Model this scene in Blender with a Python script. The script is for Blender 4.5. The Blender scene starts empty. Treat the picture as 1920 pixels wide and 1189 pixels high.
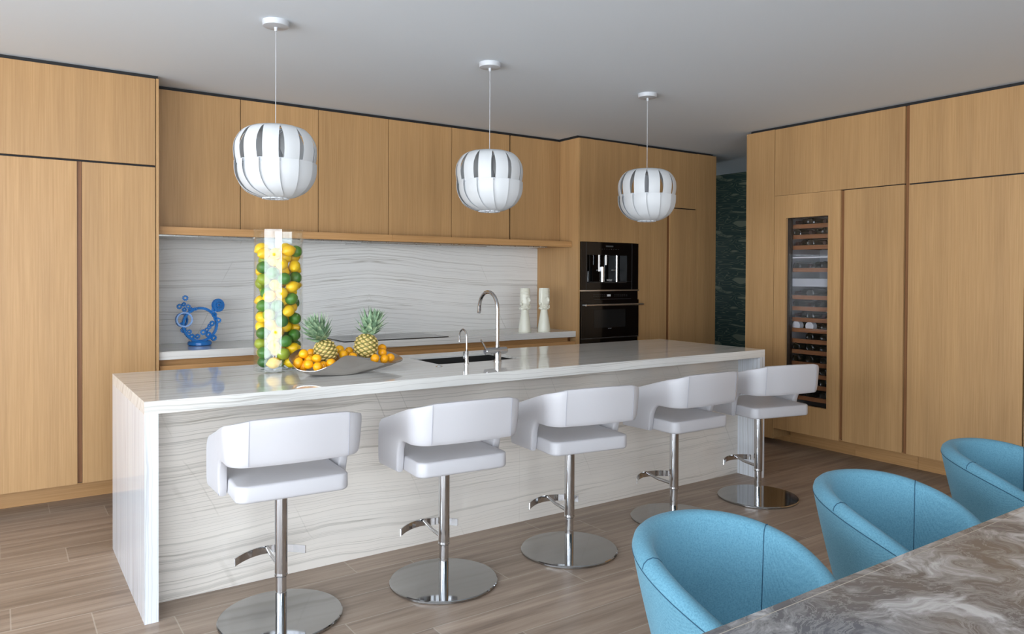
import bpy, bmesh, math, random
from mathutils import Vector, Matrix, noise
random.seed(7)
PI = math.pi
SC = bpy.context.scene
COL = SC.collection

# ------------------------------------------------------------------ camera
cam = bpy.data.cameras.new('camera'); camo = bpy.data.objects.new('camera', cam); COL.objects.link(camo)
cam.sensor_fit = 'HORIZONTAL'; cam.sensor_width = 36
F = 1401.34; PX = 962.43; PY = 530.67
cam.lens = 36 * F / 1920
cam.shift_x = (960 - PX) / 1920
cam.shift_y = (PY - 594.5) / 1920
cam.clip_start = 0.05
yaw, pitch, roll = [math.radians(a) for a in (34.6022, 0.6854, 0.2791)]
fw = Vector((math.sin(yaw)*math.cos(pitch), math.cos(yaw)*math.cos(pitch), -math.sin(pitch)))
r0 = Vector((math.cos(yaw), -math.sin(yaw), 0)); u0 = r0.cross(fw)
rt = r0*math.cos(roll) + u0*math.sin(roll); up = -r0*math.sin(roll) + u0*math.cos(roll)
M = Matrix((rt, up, -fw)).transposed().to_4x4(); M.translation = Vector((-0.493, -3.3741, 1.4518))
camo.matrix_world = M
SC.camera = camo
SC.view_settings.view_transform = 'Standard'; SC.view_settings.look = 'None'
SC.view_settings.gamma = 1; SC.view_settings.use_curve_mapping = False
SC.view_settings.exposure = 0.0

# ------------------------------------------------------------------ daylight outside
W = bpy.data.worlds.new('daylight'); SC.world = W; W.use_nodes = True
nt = W.node_tree; nt.nodes.clear()
out = nt.nodes.new('ShaderNodeOutputWorld'); bg = nt.nodes.new('ShaderNodeBackground')
tc = nt.nodes.new('ShaderNodeTexCoord'); sp = nt.nodes.new('ShaderNodeSeparateXYZ'); cr = nt.nodes.new('ShaderNodeValToRGB')
mr = nt.nodes.new('ShaderNodeMapRange')
mr.inputs[1].default_value = -1; mr.inputs[2].default_value = 1
nt.links.new(tc.outputs['Generated'], sp.inputs[0]); nt.links.new(sp.outputs[2], mr.inputs[0])
nt.links.new(mr.outputs[0], cr.inputs[0]); nt.links.new(cr.outputs[0], bg.inputs[0]); nt.links.new(bg.outputs[0], out.inputs[0])
e = cr.color_ramp.elements
e[0].position = 0.0; e[0].color = (.64, .67, .71, 1)
e[1].position = 1.0; e[1].color = (.37, .43, .53, 1)
for p_, c_ in ((.47, (.62, .65, .69, 1)), (.51, (.55, .585, .63, 1)), (.7, (.45, .50, .57, 1))):
    q = e.new(p_); q.color = c_
WORLD_STRENGTH = 19.5
bg.inputs[1].default_value = WORLD_STRENGTH

def portal(name, loc, rot, sx, sy):
    l = bpy.data.lights.new(name, 'AREA'); l.shape = 'RECTANGLE'; l.size = sx; l.size_y = sy
    l.cycles.is_portal = True
    o = bpy.data.objects.new(name, l); COL.objects.link(o); o.location = loc; o.rotation_euler = rot
    return o
# glazed walls of the room: the left side and behind the camera
portal('portal_left', (-4.55, -3.2, 1.36), (0, math.radians(-90), 0), 2.66, 6.9)
portal('portal_added_window', (6.42, 4.19, 1.5), (math.radians(-90), 0, 0), .32, .62)  # serves the added corridor opening that lights the wallpaper
portal('portal_back', (-1.9, -6.65, 1.36), (math.radians(90), 0, 0), 5.0, 2.66)

# ------------------------------------------------------------------ node helpers
def srgb(r, g, b):
    f = lambda c: (c/255/12.92) if c/255 <= .04045 else ((c/255+.055)/1.055)**2.4
    return (f(r), f(g), f(b), 1)

class NT:
    def __init__(s, name):
        s.m = bpy.data.materials.new(name); s.m.use_nodes = True
        s.t = s.m.node_tree; s.b = s.t.nodes['Principled BSDF']; s.o = s.t.nodes['Material Output']
    def n(s, typ, **kw):
        d = s.t.nodes.new(typ)
        for k, v in kw.items(): setattr(d, k, v)
        return d
    def l(s, a, b): s.t.links.new(a, b)
    def setin(s, d, i, v):
        if hasattr(v, 'is_output') or hasattr(v, 'links'): s.l(v, d.inputs[i])
        else: d.inputs[i].default_value = v
    def math(s, op, a, b=None, c=None):
        d = s.n('ShaderNodeMath', operation=op); s.setin(d, 0, a)
        if b is not None: s.setin(d, 1, b)
        if c is not None: s.setin(d, 2, c)
        return d.outputs[0]
    def pos(s): return s.n('ShaderNodeNewGeometry').outputs['Position']
    def xyz(s, v):
        d = s.n('ShaderNodeSeparateXYZ'); s.l(v, d.inputs[0]); return d.outputs
    def comb(s, x, y, z):
        d = s.n('ShaderNodeCombineXYZ'); s.setin(d, 0, x); s.setin(d, 1, y); s.setin(d, 2, z); return d.outputs[0]
    def noise(s, vec, scale=1, detail=4, rough=.5, dist=0, dim='3D'):
        d = s.n('ShaderNodeTexNoise', noise_dimensions=dim); s.l(vec, d.inputs['Vector'])
        d.inputs['Scale'].default_value = scale; d.inputs['Detail'].default_value = detail
        d.inputs['Roughness'].default_value = rough; d.inputs['Distortion'].default_value = dist
        return d.outputs['Fac']
    def ramp(s, f, stops):
        d = s.n('ShaderNodeValToRGB'); s.l(f, d.inputs[0]); e = d.color_ramp.elements
        while len(e) > 1: e.remove(e[0])
        e[0].position = stops[0][0]; e[0].color = stops[0][1]
        for p, c in stops[1:]:
            q = e.new(p); q.color = c
        return d.outputs[0]
    def mix(s, f, a, b, mode='MIX'):
        d = s.n('ShaderNodeMix', data_type='RGBA', blend_type=mode)
        s.setin(d, 0, f); s.setin(d, 6, a); s.setin(d, 7, b); return d.outputs[2]
    def bump(s, h, st=.1, dist=.01):
        d = s.n('ShaderNodeBump'); d.inputs['Strength'].default_value = st; d.inputs['Distance'].default_value = dist
        s.l(h, d.inputs['Height']); s.l(d.outputs[0], s.b.inputs['Normal'])
    def rnd(s): return s.n('ShaderNodeObjectInfo').outputs['Random']

def plain(name, col, rough=.5, metal=0, **kw):
    m = NT(name); m.b.inputs['Base Color'].default_value = col
    m.b.inputs['Roughness'].default_value = rough; m.b.inputs['Metallic'].default_value = metal
    # faint surface variation so no finish is perfectly flat
    n = m.noise(m.pos(), 35, 3)
    r = m.math('MULTIPLY_ADD', n, .06, rough-.03); m.l(r, m.b.inputs['Roughness'])
    for k, v in kw.items(): m.b.inputs[k].default_value = v
    return m.m

def wood(name, a, b, horizontal=False, rough=.42):
    m = NT(name); p = m.xyz(m.pos()); rn = m.math('MULTIPLY', m.rnd(), 37.0)
    x = m.math('ADD', p[0], rn); y = m.math('ADD', p[1], rn)
    if horizontal: g = m.comb(m.math('MULTIPLY', x, 2.2), m.math('MULTIPLY', y, 2.2), m.math('MULTIPLY', p[2], 110)); g2 = m.comb(m.math('MULTIPLY', x, .4), m.math('MULTIPLY', y, .4), m.math('MULTIPLY', p[2], 12))
    else:
        g = m.comb(m.math('MULTIPLY', x, 150), m.math('MULTIPLY', y, 150), m.math('MULTIPLY', p[2], 2.6))
        g2 = m.comb(m.math('MULTIPLY', x, 9), m.math('MULTIPLY', y, 9), m.math('MULTIPLY', p[2], .25))
    f1 = m.noise(g, 1, 5, .6); f2 = m.noise(g2, 1, 3, .5)
    c = m.ramp(f1, [(.28, a), (.72, b)])
    dk = m.ramp(f2, [(.3, (.88, .87, .86, 1)), (.7, (1.05, 1.05, 1.04, 1))])
    c = m.mix(1, c, dk, 'MULTIPLY')
    tone = m.math('MULTIPLY_ADD', m.rnd(), .10, .95)
    cc = m.n('ShaderNodeVectorMath', operation='SCALE'); m.l(c, cc.inputs[0]); m.l(tone, cc.inputs[3])
    m.l(cc.outputs[0], m.b.inputs['Base Color'])
    m.b.inputs['Roughness'].default_value = rough
    m.b.inputs['Specular IOR Level'].default_value = .35
    m.bump(f1, .12, .002)
    return m.m

def stone(name, along, rough=.05, mirror=None, base=(224, 222, 217), seed=0.0, spec=.5, tilt=0, cracks=0.0):
    """white quartzite with thin wavy grey-brown veins that run along one axis"""
    m = NT(name); p = list(m.xyz(m.pos()))
    if mirror is not None: p[0] = m.math('ABSOLUTE', m.math('SUBTRACT', p[0], mirror))
    ax = {'x': (0, 1, 2), 'z': (2, 0, 1)}[along]
    L = p[ax[0]]; A = p[ax[1]]; B = p[ax[2]]
    if tilt: B = m.math('ADD', B, m.math('MULTIPLY', m.math('SMOOTH_MIN', L, 1.2, .6), tilt))
    w = m.noise(m.comb(m.math('MULTIPLY', L, .9), m.math('MULTIPLY', A, .8), m.math('MULTIPLY_ADD', B, .8, seed)), 1, 4, .5)
    w2 = m.noise(m.comb(m.math('MULTIPLY', L, 5.0), m.math('MULTIPLY', A, 9), m.math('MULTIPLY_ADD', B, 9, seed)), 1, 3, .6)
    wd = m.math('ADD', m.math('MULTIPLY', w, .11), m.math('MULTIPLY', w2, .010))
    def lay(freq, off, lo):
        # sheets of constant (across) coordinate, gently warped: long unbroken lines
        v = m.math('MULTIPLY_ADD', m.math('ADD', m.math('ADD', A, B), wd), freq, off+seed)
        n = m.noise(m.comb(m.math('MULTIPLY', L, .12), 0.0, v), 1, 1.5, .5)
        r = m.math('ABSOLUTE', m.math('SUBTRACT', n, .5))
        return m.ramp(r, [(0, (1, 1, 1, 1)), (lo, (0, 0, 0, 1))])
    l1 = lay(13, 2.3, .0075); l2 = lay(40, 7.7, .022)
    cloud = m.noise(m.comb(m.math('MULTIPLY', L, 1.2), m.math('MULTIPLY', A, 3), m.math('MULTIPLY_ADD', B, 6, seed)), 1, 4, .55)
    bc = m.ramp(cloud, [(.3, srgb(base[0]-9, base[1]-9, base[2]-8)), (.65, srgb(*base))])
    var = m.noise(m.comb(m.math('MULTIPLY', L, 1.5), m.math('MULTIPLY', A, 2), m.math('MULTIPLY', B, 2)), 2, 2)
    s1 = m.math('MULTIPLY', l1, m.ramp(var, [(.35, (.12, .12, .12, 1)), (.65, (.62, .62, .62, 1))]))
    c = m.mix(s1, bc, srgb(128, 120, 104))
    c = m.mix(m.math('MULTIPLY', l2, .42), c, srgb(150, 145, 136))
    # a few diagonal hairline cracks
    cd_ = m.math('ADD', m.math('MULTIPLY', L, 1.5), m.math('MULTIPLY', m.math('ADD', A, B), .75))
    cd_ = m.math('ADD', cd_, m.math('ADD', m.math('MULTIPLY', w, .25), m.math('MULTIPLY', w2, .03)))
    cn = m.math('ABSOLUTE', m.math('SUBTRACT', m.noise(m.comb(0.0, seed, cd_), 1.6, 1), .5))
    ck = m.math('MULTIPLY', m.ramp(cn, [(0, (1, 1, 1, 1)), (.0022, (0, 0, 0, 1))]), m.ramp(var, [(.45, (0, 0, 0, 1)), (.6, (.45, .45, .45, 1))]))
    if cracks: c = m.mix(m.math('MULTIPLY', ck, cracks), c, srgb(132, 126, 112))
    m.l(c, m.b.inputs['Base Color']); m.b.inputs['Roughness'].default_value = rough
    m.b.inputs['Specular IOR Level'].default_value = spec
    return m.m

def floor_mat():
    m = NT('wood_look_floor_tile'); p = m.xyz(m.pos())
    Wd, Ln = .2335, 1.105
    yr = m.math('DIVIDE', m.math('SUBTRACT', p[1], .017), Wd); row = m.math('FLOOR', yr); fy = m.math('FRACT', yr)
    xs = m.math('DIVIDE', m.math('SUBTRACT', m.math('SUBTRACT', p[0], -.168), m.math('MULTIPLY', row, .82)), Ln)
    ix = m.math('FLOOR', xs); fx = m.math('FRACT', xs)
    gy = m.math('MINIMUM', fy, m.math('SUBTRACT', 1, fy)); gx = m.math('MINIMUM', fx, m.math('SUBTRACT', 1, fx))
    g = m.math('MINIMUM', m.math('MULTIPLY', gy, Wd), m.math('MULTIPLY', gx, Ln))
    grout = m.ramp(g, [(.0009, (1, 1, 1, 1)), (.0017, (0, 0, 0, 1))])
    idn = m.n('ShaderNodeTexWhiteNoise', noise_dimensions='2D'); m.l(m.comb(ix, row, 0), idn.inputs['Vector'])
    off = m.math('MULTIPLY', idn.outputs['Value'], 20)
    v = m.comb(m.math('MULTIPLY_ADD', p[0], 1.3, off), m.math('MULTIPLY', p[1], 26), off)
    n1 = m.noise(v, 1, 6, .6, .4); n2 = m.noise(m.comb(m.math('MULTIPLY_ADD', p[0], .9, off), m.math('MULTIPLY', p[1], 5), off), 1, 3, .5, .6)
    n3 = m.noise(m.comb(m.math('MULTIPLY_ADD', p[0], 8, off), m.math('MULTIPLY', p[1], 160), off), 1, 4, .7)
    c = m.ramp(n1, [(.25, srgb(124, 106, 93)), (.5, srgb(164, 144, 127)), (.75, srgb(186, 168, 151))])
    c = m.mix(1, c, m.ramp(n2, [(.3, (.78, .76, .74, 1)), (.7, (1.06, 1.06, 1.06, 1))]), 'MULTIPLY')
    c = m.mix(1, c, m.ramp(n3, [(.3, (.9, .9, .9, 1)), (.7, (1.04, 1.04, 1.04, 1))]), 'MULTIPLY')
    ton = m.math('MULTIPLY_ADD', idn.outputs['Value'], .12, .92)
    sc = m.n('ShaderNodeVectorMath', operation='SCALE'); m.l(c, sc.inputs[0]); m.l(ton, sc.inputs[3])
    c = m.mix(m.math('MULTIPLY', grout, .62), sc.outputs[0], srgb(196, 186, 172))
    m.l(c, m.b.inputs['Base Color']); m.l(m.math('MULTIPLY_ADD', n1, .15, .3), m.b.inputs['Roughness'])
    m.b.inputs['Specular IOR Level'].default_value = .4
    m.bump(n3, .04, .002)
    return m.m

def fabric_mat():
    m = NT('blue_woven_wool'); tcn = m.n('ShaderNodeTexCoord').outputs['Object']; p = m.xyz(tcn)
    a = m.math('ADD', p[0], m.math('ADD', p[1], p[2])); b = m.math('SUBTRACT', m.math('SUBTRACT', p[0], p[1]), p[2])
    s1 = m.math('SINE', m.math('MULTIPLY', a, 1300)); s2 = m.math('SINE', m.math('MULTIPLY', b, 1300))
    w = m.math('MULTIPLY_ADD', m.math('MULTIPLY', s1, s2), .5, .5)
    n = m.noise(tcn, 240, 2, .6); w = m.math('ADD', m.math('MULTIPLY', w, .18), m.math('MULTIPLY', n, .82))
    c = m.ramp(w, [(.2, srgb(72, 118, 138)), (.8, srgb(106, 154, 173))])
    m.l(c, m.b.inputs['Base Color']); m.b.inputs['Roughness'].default_value = .9
    m.b.inputs['Sheen Weight'].default_value = .08; m.b.inputs['Specular IOR Level'].default_value = .2
    m.bump(w, .2, .0015)
    return m.m

def table_mat():
    m = NT('smoky_marble_resin'); p = m.pos()
    wn = m.n('ShaderNodeTexNoise'); m.l(p, wn.inputs['Vector']); wn.inputs['Scale'].default_value = 3.2; wn.inputs['Detail'].default_value = 3
    va = m.n('ShaderNodeVectorMath', operation='MULTIPLY_ADD'); m.l(wn.outputs['Color'], va.inputs[0]); va.inputs[1].default_value = (.55, .55, .2); m.l(p, va.inputs[2])
    x = m.xyz(va.outputs[0]); v = m.comb(m.math('MULTIPLY', x[0], 3.0), m.math('MULTIPLY', x[1], 5.5), x[2])
    sw = m.noise(v, 1.5, 10, .66, .25)
    base = m.ramp(m.noise(p, 2.2, 3), [(.35, srgb(112, 102, 92)), (.65, srgb(96, 97, 101))])
    wh = m.ramp(sw, [(.47, (0, 0, 0, 1)), (.54, (.28, .28, .28, 1)), (.62, (.72, .72, .72, 1)), (.72, (.95, .95, .95, 1))])
    rid = m.math('ABSOLUTE', m.math('SUBTRACT', m.noise(v, 3.2, 8, .7, .2), .5))
    rd = m.math('MULTIPLY', m.ramp(rid, [(0, (1, 1, 1, 1)), (.03, (0, 0, 0, 1))]), .30)
    c = m.mix(m.math('MAXIMUM', wh, rd), base, srgb(204, 201, 199))
    sp = m.noise(p, 420, 1); c = m.mix(m.ramp(sp, [(.78, (0, 0, 0, 1)), (.82, (.5, .5, .5, 1))]), c, srgb(200, 198, 190))
    m.l(c, m.b.inputs['Base Color']); m.b.inputs['Roughness'].default_value = .16; m.b.inputs['Specular IOR Level'].default_value = .3
    return m.m

def wallpaper_mat():
    m = NT('green_wave_wallpaper'); p = m.xyz(m.pos())
    zz = m.math('FRACT', m.math('DIVIDE', p[2], .70)); zp = m.math('MULTIPLY', zz, .70)
    an = m.math('MULTIPLY', zz, 2*PI)                                  # vertical repeat of the pattern
    v = m.comb(m.math('MULTIPLY', p[1], 1.7), m.math('MULTIPLY', m.math('SINE', an), .95), m.math('MULTIPLY', m.math('COSINE', an), .95))
    n = m.noise(v, 1.9, 1.2, .4, .35)
    bands = m.math('FRACT', m.math('MULTIPLY', n, 9))
    line = m.ramp(bands, [(0, (0, 0, 0, 1)), (.66, (.03, .03, .03, 1)), (.80, (.85, .85, .85, 1)), (.93, (.2, .2, .2, 1)), (1, (0, 0, 0, 1))])
    big = m.ramp(n, [(.655, (0, 0, 0, 1)), (.67, (1, 1, 1, 1))])
    c = m.mix(m.math('MULTIPLY', m.math('MAXIMUM', line, big), .75), srgb(46, 76, 70), srgb(150, 158, 136))
    m.l(c, m.b.inputs['Base Color']); m.b.inputs['Roughness'].default_value = .7
    return m.m

def clearglass(name, tint=(1, 1, 1, 1), ior=1.45, rough=0.0):
    m = NT(name); m.t.nodes.remove(m.b)
    tr = m.n('ShaderNodeBsdfTransparent'); tr.inputs[0].default_value = tint
    gl = m.n('ShaderNodeBsdfGlossy'); gl.inputs['Roughness'].default_value = rough; gl.inputs[0].default_value = (1, 1, 1, 1)
    ge = m.n('ShaderNodeNewGeometry'); dt = m.n('ShaderNodeVectorMath', operation='DOT_PRODUCT')
    m.l(ge.outputs['Normal'], dt.inputs[0]); m.l(ge.outputs['Incoming'], dt.inputs[1])
    f0 = ((ior-1)/(ior+1))**2
    k_ = m.math('POWER', m.math('SUBTRACT', 1, m.math('ABSOLUTE', dt.outputs['Value'])), 5)
    fr_ = m.math('MULTIPLY_ADD', k_, 1-f0, f0)
    mx = m.n('ShaderNodeMixShader'); m.l(fr_, mx.inputs[0]); m.l(tr.outputs[0], mx.inputs[1]); m.l(gl.outputs[0], mx.inputs[2])
    m.l(mx.outputs[0], m.o.inputs[0]); return m.m

def shade_mat():
    m = NT('translucent_lamp_strip'); m.t.nodes.remove(m.b)
    d = m.n('ShaderNodeBsdfDiffuse'); d.inputs[0].default_value = srgb(226, 228, 230)
    t_ = m.n('ShaderNodeBsdfTranslucent'); t_.inputs[0].default_value = srgb(224, 226, 228)
    g = m.n('ShaderNodeBsdfGlossy'); g.inputs['Roughness'].default_value = .35
    a = m.n('ShaderNodeMixShader'); a.inputs[0].default_value = .30; m.l(d.outputs[0], a.inputs[1]); m.l(t_.outputs[0], a.inputs[2])
    b = m.n('ShaderNodeMixShader'); b.inputs[0].default_value = .03; m.l(a.outputs[0], b.inputs[1]); m.l(g.outputs[0], b.inputs[2])
    m.l(b.outputs[0], m.o.inputs[0]); return m.m

def peel(name, a, b, rough=.38, sc=18):
    m = NT(name); tcn = m.n('ShaderNodeTexCoord').outputs['Object']
    n = m.noise(tcn, sc, 3); r = m.rnd()
    f = m.math('MULTIPLY_ADD', r, .7, m.math('MULTIPLY', n, .3))
    m.l(m.ramp(f, [(.1, a), (.9, b)]), m.b.inputs['Base Color'])
    m.b.inputs['Roughness'].default_value = rough
    m.bump(m.noise(tcn, 420, 2), .12, .0012)
    return m.m

OAK = wood('oak_veneer', srgb(168, 130, 86), srgb(186, 148, 103))
OAKH = wood('oak_veneer_horizontal', srgb(172, 128, 80), srgb(194, 150, 102), True)
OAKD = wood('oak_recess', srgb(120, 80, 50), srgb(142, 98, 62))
STX = stone('quartzite_veins_lengthwise', 'x')
STZ = stone('quartzite_veins_upright', 'z', base=(218, 221, 226))
STP = stone('quartzite_island_panel', 'x', rough=.10, base=(224, 217, 208), seed=4.3, cracks=.8)
STB = stone('quartzite_backsplash', 'x', rough=.14, mirror=2.084, base=(232, 231, 228), seed=9.1, tilt=.09, cracks=1.0)
FLOOR = floor_mat()
CEIL = plain('ceiling_paint', srgb(218, 226, 234), .9)
WALLP = plain('white_wall_paint', srgb(205, 203, 198), .85)
DARK = plain('shadow_gap_black', srgb(22, 22, 24), .7)
FAB = fabric_mat()
TBL = table_mat()
WPAP = wallpaper_mat()
LEATH = plain('white_leather', srgb(188, 186, 189), .45)
PIPE = plain('white_leather_piping', srgb(160, 160, 170), .5)
CHROME = plain('polished_chrome', (.62, .62, .63, 1), .07, 1)
DISC = plain('mirror_steel_disc', (.38, .38, .38, 1), .07, 1)
STEEL = plain('brushed_steel', (.50, .50, .49, 1), .28, 1)
DSTEEL = plain('dark_sink_steel', (.035, .034, .033, 1), .45, .3)
BOWLM = plain('cast_aluminium', (.60, .57, .54, 1), .24, 1)
BLKG = plain('black_glass', srgb(8, 8, 9), .06)
BLKM = plain('black_metal', srgb(20, 19, 19), .35)
GREYM = plain('charcoal_trim', srgb(46, 44, 43), .3)
LAMPW = plain('white_translucent_plastic', srgb(190, 193, 198), .45)
BLUE = plain('glossy_blue_enamel', srgb(40, 120, 196), .25)
IVORY = plain('ivory_ceramic', srgb(232, 230, 214), .25)
GLASS = clearglass('clear_glass', (.97, .985, .98, 1), 1.5)
WGLASS = clearglass('tinted_door_glass', (.90, .90, .92, 1), 1.42)
PGLASS = clearglass('window_glass', (.97, .98, .98, 1), 1.3)
LEMON = peel('lemon_peel', srgb(238, 180, 4), srgb(250, 206, 12))
LIME = peel('lime_peel', srgb(34, 92, 34), srgb(74, 128, 40))
LIMEY = peel('pale_lime_peel', srgb(128, 148, 30), srgb(160, 172, 44))
ORANGE = peel('orange_peel', srgb(248, 160, 8), srgb(255, 188, 18))
LSTRIP = shade_mat()
STEMG = plain('fruit_stem', srgb(96, 110, 50), .7)
BOTG = plain('dark_bottle_glass', srgb(14, 20, 16), .12)
FOIL = plain('bottle_foil', srgb(40, 16, 20), .35)
WHITEC = plain('white_capsule', srgb(226, 226, 226), .35)
RACK = wood('wine_rack_wood', srgb(136, 88, 54), srgb(166, 112, 72), True)
LINER = plain('wine_cabinet_liner', srgb(186, 188, 190), .5)
WTXT = plain('pale_print', srgb(205, 205, 205), .4)
TABLEG = plain('table_leg_metal', srgb(70, 66, 62), .4, .6)

# ------------------------------------------------------------------ mesh helpers
def obj(name, bm, mat, parent=None, loc=None, smooth=False, world=True, **props):
    """one mesh object; vertices given in world space are moved to the parent's origin"""
    me = bpy.data.meshes.new(name)
    bmesh.ops.recalc_face_normals(bm, faces=bm.faces[:])
    if smooth:
        for f in bm.faces: f.smooth = True
    bm.to_mesh(me); bm.free()
    if smooth:
        try: me.set_sharp_from_angle(angle=math.radians(38))
        except Exception: pass
    me.materials.append(mat)
    o = bpy.data.objects.new(name, me); COL.objects.link(o)
    org = Vector((0, 0, 0))
    if parent is not None:
        o.parent = parent
        q = parent
        while q is not None: org += q.location; q = q.parent
    if world:
        tgt = Vector(loc) if loc is not None else org
        me.transform(Matrix.Translation(-tgt)); o.location = tgt - org
    for k, v in props.items(): o[k] = v
    return o

def thing(name, label, cat, loc=(0, 0, 0), rz=0, group=None):
    o = bpy.data.objects.new(name, None); COL.objects.link(o); o.location = loc; o.rotation_euler = (0, 0, rz)
    o.empty_display_size = .1
    o['label'] = label; o['category'] = cat
    if group: o['group'] = group
    return o

def tag(o, label, cat, group=None):
    o['label'] = label; o['category'] = cat
    if group: o['group'] = group
    return o

def struct(name, bm, mat, parent=None, **k):
    o = obj(name, bm, mat, parent, **k)
    if parent is None: o['kind'] = 'structure'
    return o

def box(bm, x0, x1, y0, y1, z0, z1, bev=0):
    x0, x1 = min(x0, x1), max(x0, x1); y0, y1 = min(y0, y1), max(y0, y1); z0, z1 = min(z0, z1), max(z0, z1)
    r = bmesh.ops.create_cube(bm, size=1)
    vs = r['verts']
    for v in vs:
        v.co = Vector((x0+(v.co.x+.5)*(x1-x0), y0+(v.co.y+.5)*(y1-y0), z0+(v.co.z+.5)*(z1-z0)))
    if bev:
        es = list({e for v in vs for e in v.link_edges})
        bmesh.ops.bevel(bm, geom=es, offset=bev, segments=2, affect='EDGES', clamp_overlap=True)
    return bm

def B(*a, bev=0):
    return box(bmesh.new(), *a, bev=bev)

def lathe(bm, prof, cx=0, cy=0, cz=0, n=32, capb=True, capt=True):
    rings = []
    for r, z in prof:
        rings.append([bm.verts.new((cx+r*math.cos(2*PI*i/n), cy+r*math.sin(2*PI*i/n), cz+z)) for i in range(n)])
    for a, b in zip(rings, rings[1:]):
        for i in range(n): bm.faces.new((a[i], a[(i+1) % n], b[(i+1) % n], b[i]))
    if capb: bm.faces.new(rings[0][::-1])
    if capt: bm.faces.new(rings[-1])
    return bm

def tube(bm, pts, r, n=12, closed=False, cap=True, flat=None):
    """swept tube; r number or list; flat=(w,h) gives a flat bar"""
    pts = [Vector(p) for p in pts]; N = len(pts); rings = []
    up_ = None
    for i, p in enumerate(pts):
        if closed: t = (pts[(i+1) % N]-pts[i-1]).normalized()
        else: t = (pts[min(i+1, N-1)]-pts[max(i-1, 0)]).normalized()
        if up_ is None:
            up_ = Vector((0, 0, 1)) if abs(t.z) < .9 else Vector((0, 1, 0))
        a = up_.cross(t)
        if a.length < 1e-5: a = Vector((1, 0, 0)).cross(t)
        a.normalize(); b = t.cross(a).normalized(); up_ = b
        rr = r[i] if isinstance(r, (list, tuple)) else r
        if flat: ring = [bm.verts.new(p+a*sx*flat[0]/2+b*sy*flat[1]/2) for sx, sy in ((-1, -1), (1, -1), (1, 1), (-1, 1))]
        else: ring = [bm.verts.new(p+(a*math.cos(2*PI*k/n)+b*math.sin(2*PI*k/n))*rr) for k in range(n)]
        rings.append(ring)
    m_ = len(rings[0])
    R = range(N) if closed else range(N-1)
    for i in R:
        A, C = rings[i], rings[(i+1) % N]
        for k in range(m_): bm.faces.new((A[k], A[(k+1) % m_], C[(k+1) % m_], C[k]))
    if cap and not closed:
        bm.faces.new(rings[0][::-1]); bm.faces.new(rings[-1])
    return bm

def loopmesh(bm, sections, cap=True):
    """bridge equal-length closed sections"""
    rings = [[bm.verts.new(p) for p in s] for s in sections]
    m_ = len(rings[0])
    for A, C in zip(rings, rings[1:]):
        for k in range(m_): bm.faces.new((A[k], A[(k+1) % m_], C[(k+1) % m_], C[k]))
    if cap: bm.faces.new(rings[0][::-1]); bm.faces.new(rings[-1])
    return bm

def catmull(pts, per=6, closed=True):
    pts = [Vector(p) for p in pts]; N = len(pts); o = []
    for i in range(N if closed else N-1):
        g = (lambda k: pts[k % N]) if closed else (lambda k: pts[max(0, min(N-1, k))])
        p0, p1, p2, p3 = g(i-1), g(i), g(i+1), g(i+2)
        for s in range(per):
            t = s/per
            o.append(.5*((2*p1)+(p2-p0)*t+(2*p0-5*p1+4*p2-p3)*t*t+(3*p1-p0-3*p2+p3)*t**3))
    if not closed: o.append(pts[-1])
    return o

def text(name, body, size, loc, rot, mat, parent, depth=.0006):
    cu = bpy.data.curves.new(name, 'FONT'); cu.body = body; cu.size = size; cu.extrude = depth; cu.align_x = 'CENTER'; cu.align_y = 'CENTER'
    t = bpy.data.objects.new(name, cu); COL.objects.link(t)
    dg = bpy.context.evaluated_depsgraph_get(); me = bpy.data.meshes.new_from_object(t.evaluated_get(dg))
    bpy.data.objects.remove(t); me.materials.clear(); me.materials.append(mat)
    me.transform(Matrix.Translation(Vector(loc)) @ Matrix.Rotation(rot[2], 4, 'Z') @ Matrix.Rotation(rot[0], 4, 'X'))
    o = bpy.data.objects.new(name, me); COL.objects.link(o)
    org = Vector((0, 0, 0)); q = parent
    while q is not None: org += q.location; q = q.parent
    me.transform(Matrix.Translation(-org)); o.parent = parent
    return o

def smooth(o):
    for p in o.data.polygons: p.use_smooth = True

# ================================================================== ROOM
CZ = 2.715      # ceiling
ZC = 2.693      # cabinet tops
struct('floor', B(-4.7, 8.2, -6.9, 4.4, -.12, 0), FLOOR)
struct('ceiling', B(-4.7, 8.2, -6.9, 4.4, CZ, CZ+.15), CEIL)
struct('wall_back', B(-4.7, 6.2, 2.53, 2.68, 0, CZ), WALLP)
bm = B(6.2, 7.02, 4.2, 4.35, 0, 1.2); box(bm, 6.2, 7.02, 4.2, 4.35, 1.8, CZ); box(bm, 6.2, 6.27, 4.2, 4.35, 1.2, 1.8); box(bm, 6.57, 7.02, 4.2, 4.35, 1.2, 1.8)
struct('wall_corridor_end', bm, WALLP)
bm = B(6.27, 6.57, 4.25, 4.29, 1.2, 1.23); box(bm, 6.27, 6.57, 4.25, 4.29, 1.77, 1.8); box(bm, 6.27, 6.30, 4.25, 4.29, 1.23, 1.77); box(bm, 6.54, 6.57, 4.25, 4.29, 1.23, 1.77)
w3 = struct('added_corridor_window', bm, GREYM); obj('pane', B(6.30, 6.54, 4.267, 4.273, 1.23, 1.77), PGLASS, w3)  # unseen window, added to let daylight onto the dark corridor wallpaper
struct('wall_corridor', B(7.02, 7.17, .75, 4.2, 0, CZ), WPAP)
struct('wall_corridor_near', B(5.6, 7.15, .60, .75, 0, CZ), WALLP)
struct('wall_corridor_far', B(6.05, 6.2, 2.53, 4.35, 0, CZ), WALLP)
struct('wall_right', B(5.62, 5.77, -6.8, .9, 0, CZ), WALLP)
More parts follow.
